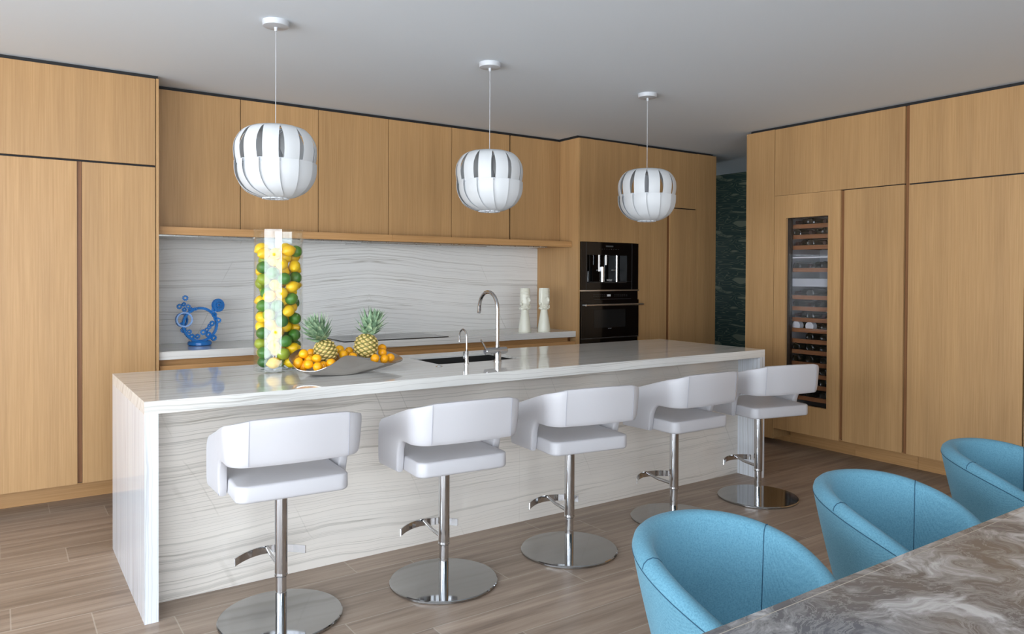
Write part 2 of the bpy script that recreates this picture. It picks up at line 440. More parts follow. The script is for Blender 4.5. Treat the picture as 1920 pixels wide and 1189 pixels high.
# front wall behind the camera and the glazed sides
struct('wall_front', B(.65, 5.62, -6.8, -6.65, 0, CZ), WALLP)
struct('wall_left', B(-4.7, -4.55, .31, 2.53, 0, CZ), WALLP)
wf = B(-4.66, -4.58, -6.65, .31, 0, .07); box(wf, -4.66, -4.58, -6.65, .31, CZ-.07, CZ)
for y in (-6.62, -5.35, -4.1, -2.85, -1.6, -.35, .28): box(wf, -4.67, -4.57, y-.03, y+.03, 0, CZ)
for y in (-5.98, -4.72, -3.47, -2.22, -.97): box(wf, -4.65, -4.59, y-.015, y+.015, 0, CZ)
w1 = struct('window_1', wf, GREYM)
for i, (a, b) in enumerate(((-6.59, -5.38), (-5.32, -4.13), (-4.07, -2.88), (-2.82, -1.63), (-1.57, -.38), (-.32, .25))):
    obj('pane', B(-4.625, -4.617, a, b, .07, CZ-.07), PGLASS, w1)
wf = B(-4.6, .65, -6.76, -6.68, 0, .07); box(wf, -4.6, .65, -6.76, -6.68, CZ-.07, CZ)
for x in (-4.57, -3.3, -2.0, -.7, .62): box(wf, x-.03, x+.03, -6.77, -6.67, 0, CZ)
for x in (-4.25, -3.93, -3.62, -2.97, -2.65, -2.32, -1.67, -1.35, -1.02, -.37, -.04, .30): box(wf, x-.015, x+.015, -6.75, -6.69, 0, CZ)
w2 = struct('window_2', wf, GREYM)
for a, b in ((-4.54, -3.33), (-3.27, -2.03), (-1.97, -.73), (-.67, .59)):
    obj('pane', B(a, b, -6.725, -6.717, .07, CZ-.07), PGLASS, w2)
# black shadow gap above the cabinets
struct('trim_1', B(-3.2, .36, 1.905, 2.5, ZC, CZ), DARK)
struct('trim_2', B(.365, 3.845, 2.175, 2.5, ZC, CZ), DARK)
struct('trim_3', B(3.85, 5.68, 1.905, 2.5, ZC, CZ), DARK)
struct('trim_4', B(4.98, 5.6, -3.9, .875, ZC, CZ), DARK)

# ================================================================== TALL PANTRY, LEFT
YL = 1.8835; G = .0025
def door(parent, x0, x1, z0, z1, y, th=.022, mat=OAK, name='door', g=G):
    return obj(name, B(x0+g, x1-g, y, y+th, z0+g, z1-g, bev=.0012), mat, parent)
t = thing('tall_cabinet', 'tall oak cabinet at the left edge with two long doors under one wide top door', 'cabinet', (-1.2, 2.2, 0))
obj('body', B(-3.2, .345, YL+.024, 2.525, .155, ZC-.005), DARK, t)
obj('plinth', B(-3.2, .345, 2.147, 2.18, 0, .153), OAKH, t)
obj('side_panel', B(.3455, .362, YL, 2.525, 0.0, ZC, bev=.001), OAK, t)
door(t, -1.5, .3435, 2.135, ZC, YL, name='upper_door')
door(t, -3.2, -1.5, 2.135, ZC, YL, name='upper_door')
door(t, -1.5, -.092, .152, 2.127, YL, name='lower_door')
door(t, -.070, .3435, .152, 2.127, YL, name='lower_door')
door(t, -3.2, -1.5, .152, 2.127, YL, name='lower_door')
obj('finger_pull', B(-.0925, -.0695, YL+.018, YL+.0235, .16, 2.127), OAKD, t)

# ================================================================== WALL CABINETS + SHELF
YU = 2.1534
xs = [.366, .941, 1.516, 2.098, 2.68, 3.274, 3.846]
ords = ['leftmost', 'second from left', 'third from left', 'fourth from left', 'fifth from left', 'rightmost']
for i in range(6):
    a, b = xs[i], xs[i+1]
    if i == 5: a += .012
    t = thing('wall_cabinet', 'oak wall cabinet above the stone backsplash, %s of the six doors' % ords[i], 'cabinet', ((a+b)/2, 2.35, 1.755), 0, 'oak wall cabinets over the counter')
    obj('body', B(xs[i]+.001, xs[i+1]-.001, YU+.024, 2.525, 1.754, ZC-.005), DARK, t)
    door(t, a, b, 1.757, ZC, YU)
t = thing('hood_shelf', 'thick oak shelf under the wall cabinets with extractor built into its underside', 'shelf', (2.1, 2.2, 1.7))
obj('board', B(.366, 2.045, 1.972, 2.505, 1.702, 1.753, bev=.0015), OAKH, t)
obj('board', B(2.0455, 3.846, 1.972, 2.505, 1.702, 1.753, bev=.0015), OAKH, t)
obj('steel_underside', B(.37, 3.6, 2.02, 2.49, 1.692, 1.7015), STEEL, t)
h = obj('extractor_grille', B(1.85, 3.0, 2.1, 2.45, 1.687, 1.6918), STEEL, t)

# ================================================================== COUNTER RUN
t = thing('base_cabinet', 'oak base cabinet run under the back counter, mostly hidden behind the island', 'cabinet', (2.1, 2.2, 0))
obj('body', B(.366, 3.846, 1.99, 2.525, .1, .88), OAKD, t)
obj('plinth', B(.366, 3.846, 2.147, 2.17, 0, .1), OAKH, t)
obj('finger_pull_rail', B(.366, 3.79, 1.958, 1.989, .838, .881), OAKH, t)
for a, b in ((.366, 1.516), (1.516, 2.68), (2.68, 3.846)):
    obj('drawer_front', B(a+G, b-G, 1.912, 1.934, .12, .842, bev=.0012), OAKH, t)
tag(obj('countertop', B(.3635, 3.847, 1.908, 2.503, .8815, .9345, bev=.0015), STX), 'grey white stone counter along the back wall under the backsplash', 'countertop')
tag(obj('backsplash', B(.3635, 3.847, 2.5035, 2.529, .9345, 1.70), STB), 'book-matched veined stone slab on the wall between counter and shelf', 'backsplash')
t = thing('cooktop', 'flat black glass induction cooktop set on the back counter', 'cooktop', (2.1, 2.2, .9345))
obj('glass', B(1.645, 2.539, 1.945, 2.46, .935, .9405, bev=.001), BLKG, t)
obj('touch_controls', B(2.0, 2.2, 1.965, 1.975, .9406, .9409), WTXT, t)

# ================================================================== TALL OVEN COLUMN
YT = 1.8818
t = thing('tall_cabinet', 'tall oak cabinet column that houses the coffee machine and the oven', 'cabinet', (4.2, 2.2, 0))
obj('side_panel', B(3.8488, 3.870, YT, 2.525, 0, ZC, bev=.001), OAK, t)
obj('body', B(3.871, 4.587, 2.46, 2.525, .155, ZC-.005), DARK, t)
obj('inner_panel', B(4.5872, 4.5965, YT+.003, 2.525, .155, ZC-.005), OAK, t)
obj('upper_door', B(3.8725, 4.226, YT, YT+.022, 1.7525, ZC), OAK, t)
obj('upper_door', B(4.2268, 4.586, YT, YT+.022, 1.7525, ZC), OAK, t)
obj('lower_drawer', B(3.8725, 4.586, YT, YT+.022, .155, .685), OAK, t)
obj('plinth', B(3.87, 4.5965, 2.147, 2.18, 0, .153), OAKH, t)
# coffee machine
t = thing('coffee_machine', 'black built-in coffee machine above the oven', 'coffee machine', (4.228, 2.1, 1.31))
bm = B(3.874, 3.945, YT-.012, YT+.3, 1.310, 1.748)
box(bm, 3.945, 4.585, YT-.012, YT+.3, 1.632, 1.748); box(bm, 4.440, 4.585, YT-.012, YT+.3, 1.310, 1.632)
box(bm, 3.945, 4.440, YT-.012, YT+.3, 1.310, 1.372); box(bm, 3.945, 4.440, YT+.12, YT+.3, 1.372, 1.632)
obj('housing', bm, BLKG, t)
bm = B(3.932, 3.938, YT-.0145, YT-.0115, 1.312, 1.746); box(bm, 4.501, 4.504, YT-.0145, YT-.0115, 1.312, 1.746)
box(bm, 3.972, 3.975, YT-.0145, YT-.0115, 1.39, 1.632); box(bm, 3.975, 4.504, YT-.0145, YT-.0115, 1.384, 1.386)
obj('trim_line', bm, GREYM, t)
obj('display', B(4.172, 4.262, YT-.0135, YT-.0115, 1.708, 1.722), plain('dim_display', srgb(70, 72, 72), .3), t)
bm = bmesh.new()
for k in range(9): box(bm, 4.09+.029*k, 4.10+.029*k, YT-.0135, YT-.0115, 1.684, 1.690)
obj('touch_keys', bm, GREYM, t)
bm = bmesh.new()
lathe(bm, [(.024, 0), (.024, .14)], 4.165, YT+.03, 1.382); lathe(bm, [(.012, .1), (.012, .25)], 4.128, YT+.035, 1.382)
lathe(bm, [(.010, .16), (.010, .25)], 4.215, YT+.035, 1.382)
obj('coffee_spout', bm, CHROME, t, smooth=True)
obj('milk_pipe', lathe(bmesh.new(), [(.013, 0), (.013, .255)], 4.355, YT+.04, 1.376), CHROME, t, smooth=True)
obj('steam_knob', B(4.276, 4.302, YT-.0, YT+.03, 1.488, 1.498), STEEL, t)
obj('drip_tray', B(3.98, 4.436, YT-.008, YT+.11, 1.373, 1.381), GREYM, t)
text('brand_lettering', 'WOLF', .024, (4.215, YT-.013, 1.398), (PI/2, 0, 0), WTXT, t)
# oven
t = thing('wall_oven', 'black built-in oven with long steel bar handle, under the coffee machine', 'oven', (4.228, 2.1, .7))
obj('housing', B(3.874, 4.585, YT-.006, YT+.45, .692, 1.296), BLKG, t)
obj('steel_top_strip', B(3.868, 4.588, YT-.022, YT-.001, 1.2965, 1.3085), plain('satin_strip_steel', (.78, .74, .68, 1), .33, 1), t)
obj('door_frame', B(3.876, 4.583, YT-.024, YT-.0065, .868, 1.214, bev=.001), BLKG, t)
obj('window', B(4.02, 4.41, YT-.0255, YT-.0242, .958, 1.125), plain('oven_window', srgb(26, 28, 29), .12), t)
bm = bmesh.new(); tube(bm, [(3.884, YT-.07, 1.171), (4.60, YT-.07, 1.171)], .0095, 12)
h = obj('handle', bm, plain('satin_handle_steel', (.78, .74, .68, 1), .33, 1), t, smooth=True)
for x in (3.9, 4.56): obj('handle_post', B(x-.007, x+.007, YT-.068, YT-.024, 1.165, 1.177), STEEL, h)
KEYM = plain('dim_print', srgb(110, 110, 110), .4)
for xa in (4.03, 4.29):
    bm = bmesh.new()
    for k in range(7):
        for zz in (1.262, 1.248): box(bm, xa+.025*k, xa+.006+.025*k, YT-.0075, YT-.0062, zz, zz+.003)
    obj('control_keys', bm, KEYM, t)
obj('clock_display', B(4.196, 4.238, YT-.0075, YT-.0062, 1.246, 1.266), WTXT, t)
obj('vent_slot', B(4.03, 4.5, YT-.0085, YT-.0062, 1.219, 1.223), GREYM, t)
obj('steel_bottom_line', B(3.876, 4.583, YT-.0245, YT-.006, .858, .8665), GREYM, t)
text('brand_lettering', 'WOLF', .016, (4.212, YT-.0262, .948), (PI/2, 0, 0), plain('grey_print', srgb(120, 120, 120), .4), t)

# ================================================================== TALL CABINET RIGHT OF OVEN
t = thing('tall_cabinet', 'tall oak cabinet with paired doors to the right of the black oven', 'cabinet', (5.0, 2.2, 0))
obj('body', B(4.600, 5.42, YT+.024, 2.525, .155, ZC-.005), DARK, t)
obj('plinth', B(4.598, 5.42, 2.147, 2.18, 0, .153), OAKH, t)
door(t, 4.5985, 5.4205, 2.123, ZC, YT, name='upper_door')
door(t, 4.5985, 4.988, .152, 2.118, YT, name='lower_door')
door(t, 5.030, 5.4205, .152, 2.118, YT, name='lower_door')
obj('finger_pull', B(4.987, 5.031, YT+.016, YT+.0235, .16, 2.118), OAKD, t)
t = thing('filler_panel', 'narrow oak end panel closing the tall cabinets beside the green wallpaper', 'panel', (5.57, 2.2, 0))
obj('front', B(5.4225, 5.712, YT, YT+.022, .02, ZC, bev=.001), OAK, t)
obj('side', B(5.692, 5.712, YT+.0225, 2.525, 0, ZC), OAK, t)

# ================================================================== RIGHT-HAND CABINET WALL
XR = 4.9585
def rdoor(parent, y0, y1, z0, z1, name='door', g=G):
    return obj(name, B(XR, XR+.022, y0+g, y1-g, z0+g, z1-g, bev=.0012), OAK, parent)
t = thing('filler_panel', 'full-height narrow oak panel at the corner left of the wine cabinet', 'panel', (5.2, .76, 0))
obj('front', B(XR, XR+.022, .6165, .905, .055, ZC, bev=.001), OAK, t)
obj('side', B(XR+.0225, 5.6, .885, .905, 0, ZC), OAK, t)
obj('core', B(XR+.0225, 5.59, .6165, .8845, .056, ZC-.01), OAK, t)
obj('plinth', B(5.19, 5.21, .6, .884, 0, .06), OAKH, t)

t = thing('wine_cabinet', 'oak-fronted tall wine cabinet with narrow glass door showing bottles', 'wine cabinet', (5.3, .3, 0))
WY0, WY1, WZ0, WZ1 = .112, .500, .382, 1.932
bm = bmesh.new()
y0, y1, z0, z1 = .003+G, .615-G, .148, 2.127-G
for a in ((y0, WY0, z0, z1), (WY1, y1, z0, z1), (WY0, WY1, z0, WZ0), (WY0, WY1, WZ1, z1)): box(bm, XR, XR+.03, *a)
obj('door', bm, OAK, t)
obj('door_glass', B(XR+.022, XR+.028, WY0, WY1, WZ0, WZ1), WGLASS, t)
bm = bmesh.new()
for a in ((WY0-.03, WY0+.001, WZ0-.03, WZ1+.03), (WY1-.030, WY1+.03, WZ0-.03, WZ1+.03)): box(bm, XR+.031, XR+.055, *a)
box(bm, XR+.031, XR+.055, WY0, WY1, WZ0-.03, WZ0+.004); box(bm, XR+.031, XR+.055, WY0, WY1, WZ1-.01, WZ1+.03)
obj('inner_frame', bm, BLKM, t)
bm = B(5.56, 5.6, 0.02, .6, .3, 2.05); box(bm, XR+.06, 5.56, .02, .04, .3, 2.05); box(bm, XR+.06, 5.56, .575, .6, .3, 2.05)
box(bm, XR+.06, 5.56, .04, .575, .3, .34); box(bm, XR+.06, 5.56, .04, .575, 2.0, 2.05)
obj('liner', bm, LINER, t)
obj('zone_divider', B(XR+.06, 5.5, .04, .575, 1.36, 1.425), LINER, t)
obj('light_bar', B(XR+.058, XR+.075, .04, .575, 1.596, 1.606), plain('light_bar_white', srgb(225, 225, 225), .4), t)
obj('body', B(5.6, 5.615, 0.005, .61, .155, 2.12), DARK, t)
obj('plinth', B(5.19, 5.21, .0, .6, 0, .15), OAKH, t)
racks = [1.862, 1.775, 1.686, 1.498, 1.270, 1.176, 1.083, .995, .905, .815, .715, .62, .53, .43]
rk = []
for z in racks:
    r_ = obj('rack', B(XR+.075, XR+.093, .045, .57, z-.018, z+.016, bev=.001), RACK, t)
    bm = bmesh.new()
    for k in range(6): box(bm, XR+.10, 5.45, .06+.085*k, .075+.085*k, z-.012, z-.004)
    obj('rails', bm, BLKM, r_)
# bottles : each lies with its base towards the door or its neck towards it
def bottle(nm, x, y, z, base_front, white, label, big=False):
    o = thing('wine_bottle', label, 'wine bottle', (x, y, z), 0, 'wine bottles on the racks of the wine cabinet')
    R = .037
    pr = [(.020, .006), (.028, 0), (R, .004), (R, .19), (.034, .21), (.016, .245), (.0145, .30), (.0155, .302), (.0155, .31)]
    b_ = lathe(bmesh.new(), pr, n=20)
    rot = Matrix.Rotation(PI/2, 4, 'Y') if base_front else Matrix.Translation((.31, 0, 0)) @ Matrix.Rotation(-PI/2, 4, 'Y')
    bmesh.ops.transform(b_, matrix=rot, verts=b_.verts[:]); obj('glass_body', b_, BOTG, o, smooth=True, world=False)
    b_ = lathe(bmesh.new(), [(.0158, .245), (.0158, .311), (.010, .3115)], n=16)
    bmesh.ops.transform(b_, matrix=rot, verts=b_.verts[:]); obj('foil_capsule', b_, WHITEC if white else FOIL, o, smooth=True, world=False)
    if white:
        b_ = lathe(bmesh.new(), [(.0372, -.001), (.0372, .05)], n=20)
        bmesh.ops.transform(b_, matrix=rot, verts=b_.verts[:]); obj('white_wrap', b_, WHITEC, o, smooth=True, world=False)
    return o
rn = ['top rack', 'second rack from the top', 'third rack from the top', 'fourth rack from the top', 'fifth rack from the top', 'sixth rack from the top',
      'seventh rack from the top', 'eighth rack from the top', 'ninth rack from the top', 'tenth rack from the top', 'fourth rack from the bottom', 'third rack from the bottom', 'second rack from the bottom', 'bottom rack']
ps = {3: ['left', 'middle', 'right']}
for i, z in enumerate(racks):
    ys = [.46, .335, .205]
    for j, y in enumerate(ys):
        if i == 4 and j == 2: continue
        if i == 8 and j == 0: continue
        wh = (i == 7 and j < 2)
        bottle('b', XR+.098, y, z+.034, True if (wh or i > 7 or (i+j) % 2) else False, wh,
               ('white-capped' if wh else 'dark') + ' wine bottle at %s on the %s of the wine cabinet' % (ps[3][j], rn[i]))

t = thing('tall_cabinet', 'tall oak cabinet with single long door right of the wine cabinet', 'cabinet', (5.3, -.26, 0))
obj('body', B(XR+.024, 5.6, -.50, -.003, .155, 2.12), DARK, t)
rdoor(t, -.498, -.0225, .150, 2.122, 'lower_door')
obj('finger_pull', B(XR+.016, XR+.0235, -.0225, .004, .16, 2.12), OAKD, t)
obj('plinth', B(5.19, 5.21, -.50, -.001, 0, .15), OAKH, t)
t = thing('wall_cabinet', 'wide oak top cabinet over the wine cabinet and the door beside it', 'cabinet', (5.3, .06, 2.124))
obj('body', B(XR+.024, 5.6, -.498, .6145, 2.124, ZC-.005), DARK, t)
rdoor(t, -.498, .6145, 2.124, ZC)
t = thing('finger_pull_rail', 'recessed oak strip running full height between the two right-hand cabinets', 'trim', (5.0, -.512, 0))
obj('strip', B(XR+.018, XR+.024, -.526, -.4985, .15, ZC), OAKD, t)
t = thing('tall_cabinet', 'widest tall oak cabinet at the right edge, behind the blue chairs', 'cabinet', (5.3, -.9, 0))
obj('body', B(XR+.025, 5.6, -1.278, -.502, .155, ZC-.005), DARK, t)
rdoor(t, -1.277, -.526, .150, 2.116, 'lower_door'); rdoor(t, -1.277, -.526, 2.121, ZC, 'upper_door')
obj('plinth', B(5.19, 5.21, -1.278, -.502, 0, .15), OAKH, t)
t = thing('tall_cabinet', 'last tall oak cabinet, only its edge showing at the right frame', 'cabinet', (5.3, -2.3, 0))
obj('body', B(XR+.025, 5.6, -3.9, -1.282, .155, ZC-.005), DARK, t)
for a, b in ((-2.05, -1.281), (-2.9, -2.05), (-3.9, -2.9)):
    rdoor(t, a, b, .150, 2.116, 'lower_door'); rdoor(t, a, b, 2.121, ZC, 'upper_door')
obj('plinth', B(5.19, 5.21, -3.9, -1.282, 0, .15), OAKH, t)

# ================================================================== ISLAND
IW, ID, IH, TT = 4.026, 1.0324, .92, .0535
t = thing('kitchen_island', 'long white stone waterfall island in the middle of the kitchen', 'kitchen island', (2.0, .5, 0))
SX0, SX1, SY0, SY1 = 1.635, 2.235, .472, .86
bm = bmesh.new()
for a in ((0, SX0, 0, ID), (SX1, IW, 0, ID), (SX0, SX1, 0, SY0), (SX0, SX1, SY1, ID)): box(bm, a[0], a[1], a[2], a[3], IH-.014, IH)
for a in ((0, IW, 0, .03), (0, IW, ID-.03, ID), (0, TT, .03, ID-.03), (IW-TT, IW, .03, ID-.03)): box(bm, a[0], a[1], a[2], a[3], IH-TT, IH-.014)
bmesh.ops.remove_doubles(bm, verts=bm.verts[:], dist=1e-5)
obj('countertop', bm, STX, t)
obj('end_panel', B(0, TT, 0, ID, 0, IH-TT-.0002), STZ, t)
obj('end_panel', B(IW-TT, IW, 0, ID, 0, IH-TT-.0002), STZ, t)
obj('front_panel', B(TT, 2.0165, .1906, .215, 0, IH-.0145), STP, t)
obj('front_panel', B(2.0175, IW-TT, .1906, .215, 0, IH-.0145), STP, t)
bm = B(TT+.001, 1.55, .2155, ID-.035, .1, IH-TT-.001); box(bm, 2.3, IW-TT-.001, .2155, ID-.02, .1, IH-TT-.001); box(bm, 1.55, 2.3, .2155, .30, .1, IH-TT-.001); box(bm, 1.55, 2.3, ID-.04, ID-.02, .1, IH-TT-.001)
obj('cabinet_body', bm, OAK, t)
s = thing('sink', 'dark steel rectangular sink sunk into the island top', 'sink', (1.93, .66, .66))
bm = bmesh.new(); a0, a1, b0, b1 = SX0-.004, SX1+.004, SY0-.004, SY1+.004
zt, zb_ = IH-.0145, .665
box(bm, a0-.012, a0, b0-.012, b1+.012, zb_, zt); box(bm, a1, a1+.012, b0-.012, b1+.012, zb_, zt)
box(bm, a0, a1, b0-.012, b0, zb_, zt); box(bm, a0, a1, b1, b1+.012, zb_, zt); box(bm, a0-.012, a1+.012, b0-.012, b1+.012, zb_-.01, zb_)
obj('basin', bm, DSTEEL, s)
obj('drain', lathe(bmesh.new(), [(.045, 0), (.045, .004), (.03, .005)], 1.93, .66, .665), STEEL, s, smooth=True)

# main faucet
fx, fy = 2.012, .425
t = thing('faucet', 'tall chrome gooseneck faucet with side lever beside the sink', 'faucet', (fx, fy, IH))
obj('body', lathe(bmesh.new(), [(.028, 0), (.028, .006), (.0235, .007), (.0235, .062)], fx, fy, IH), CHROME, t, smooth=True)
bm = bmesh.new(); tube(bm, [(fx-.088, fy, .985+.0), (fx-.085, fy, .985), (fx+.062, fy, .985), (fx+.066, fy, .985)], [.019, .0215, .0215, .018], 20)
obj('mixer_barrel', bm, CHROME, t, smooth=True)
pts = [(fx, fy, 1.0), (fx, fy, 1.15), (fx, fy, 1.235)]
for k in range(1, 13):
    a = PI - k*(PI*1.04)/12; pts.append((fx, fy+.105+.105*math.cos(a), 1.235+.105*math.sin(a)))
pts += [(fx, fy+.215, 1.205)]
bm = bmesh.new(); tube(bm, pts, .0115, 16); obj('spout', bm, CHROME, t, smooth=True)
obj('collar', lathe(bmesh.new(), [(.0145, 0), (.0145, .012)], fx, fy, 1.004), CHROME, t, smooth=True)
bm = bmesh.new(); tube(bm, [(fx-.076, fy, .99), (fx-.088, fy, 1.01), (fx-.118, fy+.0, 1.056)], [.010, .006, .0045], 10); obj('lever', bm, CHROME, t, smooth=True)
# small faucet
gx, gy = 1.779, .40
t = thing('faucet', 'small slim chrome water tap left of the tall faucet', 'faucet', (gx, gy, IH))
obj('body', lathe(bmesh.new(), [(.019, 0), (.019, .004), (.0125, .005), (.0125, .075), (.009, .076)], gx, gy, IH), CHROME, t, smooth=True)
pts = [(gx, gy, .995), (gx, gy, 1.075)]
for k in range(1, 11):
    a = PI - k*PI/10; pts.append((gx, gy+.042+.042*math.cos(a), 1.08+.042*math.sin(a)))
pts += [(gx, gy+.084, 1.045)]
bm = bmesh.new(); tube(bm, pts, .0048, 12); obj('spout', bm, CHROME, t, smooth=True)
bm = bmesh.new(); tube(bm, [(gx-.010, gy, .958), (gx-.022, gy+.0, .958)], .006, 10); tube(bm, [(gx-.019, gy, .955), (gx-.019, gy, .997)], .0032, 8); obj('lever', bm, CHROME, t, smooth=True)
t = tag(obj('air_switch', lathe(bmesh.new(), [(.022, 0), (.021, .003), (.013, .0035), (.012, .005)], 1.592, .392, IH), CHROME, smooth=True), 'small round chrome push button on the island left of the sink', 'button')

# ================================================================== PENDANTS
def pendant(x, y, rz, label):
    t = thing('pendant_lamp', label, 'pendant lamp', (x, y, 1.827), rz, 'white pendant lamps over the island')
    top = CZ - 1.827
    obj('ceiling_canopy', lathe(bmesh.new(), [(.030, top-.030), (.062, top-.026), (.066, top-.018), (.066, top)], n=40), LAMPW, t, world=False, smooth=True)
    bm = bmesh.new(); tube(bm, [(0, 0, .30), (0, 0, top-.03)], .0017, 8); lathe(bm, [(.007, top-.05), (.009, top-.028)]); obj('cord', bm, LAMPW, t, world=False, smooth=True)
    obj('socket', lathe(bmesh.new(), [(.008, .33), (.022, .32), (.022, .25), (.034, .22), (.03, .18), (0.012, .165)]), LAMPW, t, world=False, smooth=True)
    bm = bmesh.new(); lathe(bm, [(.050, .352), (.056, .358), (.056, .362), (.05, .362)], capb=False, capt=False)
    for k in range(3):
        a = 2*PI*k/3; tube(bm, [(.02*math.cos(a), .02*math.sin(a), .33), (.052*math.cos(a), .052*math.sin(a), .358)], .003, 6)
    obj('top_ring', bm, LAMPW, t, world=False)
    def strip(bm, prof, a0, wid, twist, off):
        P3 = catmull([(r, 0, z) for r, z in prof], 4, False); secs = []
        for i, p in enumerate(P3):
            f = i/(len(P3)-1); row = []
            for s_ in (-1, -.33, .33, 1):
                w = wid*(.42+.58*math.sin(PI*min(1, max(.0, .12+.8*f)))) if off else wid
                hw = min(w, p.x*1.2)/2
                a = a0 + s_*hw/max(p.x, .03)
                rr = p.x + twist*s_
                row.append(((rr)*math.cos(a), (rr)*math.sin(a), p.z))
            secs.append(row)
        th = .0012
        vo = [[bm.verts.new(q) for q in row] for row in secs]
        vi = [[bm.verts.new((q[0]*(1-th/max(.02, math.hypot(q[0], q[1]))), q[1]*(1-th/max(.02, math.hypot(q[0], q[1]))), q[2])) for q in row] for row in secs]
        for A, C in zip(vo, vo[1:]):
            for k in range(3): bm.faces.new((A[k], A[k+1], C[k+1], C[k]))
        for A, C in zip(vi, vi[1:]):
            for k in range(3): bm.faces.new((A[k+1], A[k], C[k], C[k+1]))
        n_ = len(secs)
        for i in range(n_-1):
            bm.faces.new((vo[i][0], vo[i+1][0], vi[i+1][0], vi[i][0])); bm.faces.new((vo[i+1][3], vo[i][3], vi[i][3], vi[i+1][3]))
        for i in (0, n_-1):
            for k in range(3): bm.faces.new((vo[i][k], vo[i][k+1], vi[i][k+1], vi[i][k]))
    bm = bmesh.new()
    up_ = [(.052, .360), (.105, .358), (.158, .335), (.192, .285), (.200, .235), (.194, .185), (.186, .158)]
    for k in range(12): strip(bm, up_, 2*PI*k/12, .076, .0022, False)
    o = obj('upper_shade', bm, LSTRIP, t, world=False, smooth=True)
    bm = bmesh.new()
    lo_ = [(.192, .178), (.191, .130), (.178, .085), (.145, .040), (.098, .012), (.055, .000)]
    for k in range(13): strip(bm, lo_, 2*PI*(k+.5)/13, .112, .0085, False)
    obj('lower_shade', bm, LSTRIP, t, world=False, smooth=True)
    bm = bmesh.new(); N = 12
    for k in range(N):
        a = 2*PI*k/N; lathe(bm, [(.004, .002), (.016, .0), (.018, .006), (.004, .008)], .05*math.cos(a), .05*math.sin(a), -.004, n=10)
    obj('bottom_rosette', bm, LAMPW, t, world=False)
    obj('inner_ring', lathe(bmesh.new(), [(.184, .165), (.188, .165), (.188, .182), (.184, .182), (.184, .165)], capb=False, capt=False), LAMPW, t, world=False)
pendant(.661, .41, .10, 'white petal-strip pendant lamp hanging nearest, above the fruit vase')
pendant(1.940, .41, .33, 'middle of the three white petal-strip pendant lamps')
pendant(3.250, .41, .0, 'white petal-strip pendant lamp hanging farthest, near the oven column')

# ================================================================== BAR STOOLS
def superel(n, e):
    o = []
    for k in range(n):
        a = 2*PI*k/n; c, s_ = math.cos(a), math.sin(a)
        o.append((math.copysign(abs(c)**(2/e), c), math.copysign(abs(s_)**(2/e), s_)))
    return o
def rbox(bm, hx, y0, y1, z0, z1, rc, re, crown=0):
    """cushion: rounded rectangle plan, rounded edges, slight crown"""
    def plan(d):
        pts = []; hx_, ya, yb_ = hx-d, y0+d, y1-d; r = max(.006, rc-d)
        for cx, cy, a0 in ((hx_-r, yb_-r, 0), (-hx_+r, yb_-r, 90), (-hx_+r, ya+r, 180), (hx_-r, ya+r, 270)):
            for k in range(7):
                a = math.radians(a0+15*k); pts.append((cx+r*math.cos(a), cy+r*math.sin(a)))
        return pts
    secs = []
    for k in range(5):
        a = math.radians(90*k/4); secs.append([(x, y, z0+re*(1-math.sin(a))) for x, y in plan(re*(1-math.cos(a)))][:] if False else [(x, y, z0+re*(1-math.sin(a))) for x, y in plan(re*(1-math.cos(a)))])
    secs = [[(x, y, z0+re-re*math.cos(math.radians(22.5*k))) for x, y in plan(re-re*math.sin(math.radians(22.5*k)))] for k in range(5)]
    secs += [[(x, y, z1-re+re*math.sin(math.radians(22.5*k))) for x, y in plan(re-re*math.cos(math.radians(22.5*k)))] for k in range(1, 5)]
    secs += [[(x, y, z1+crown*.45) for x, y in plan(re+.03)], [(x, y, z1+crown*.85) for x, y in plan(re+.08)], [(x, y, z1+crown) for x, y in plan(re+.12)]]
    loopmesh(bm, secs)
    return bm

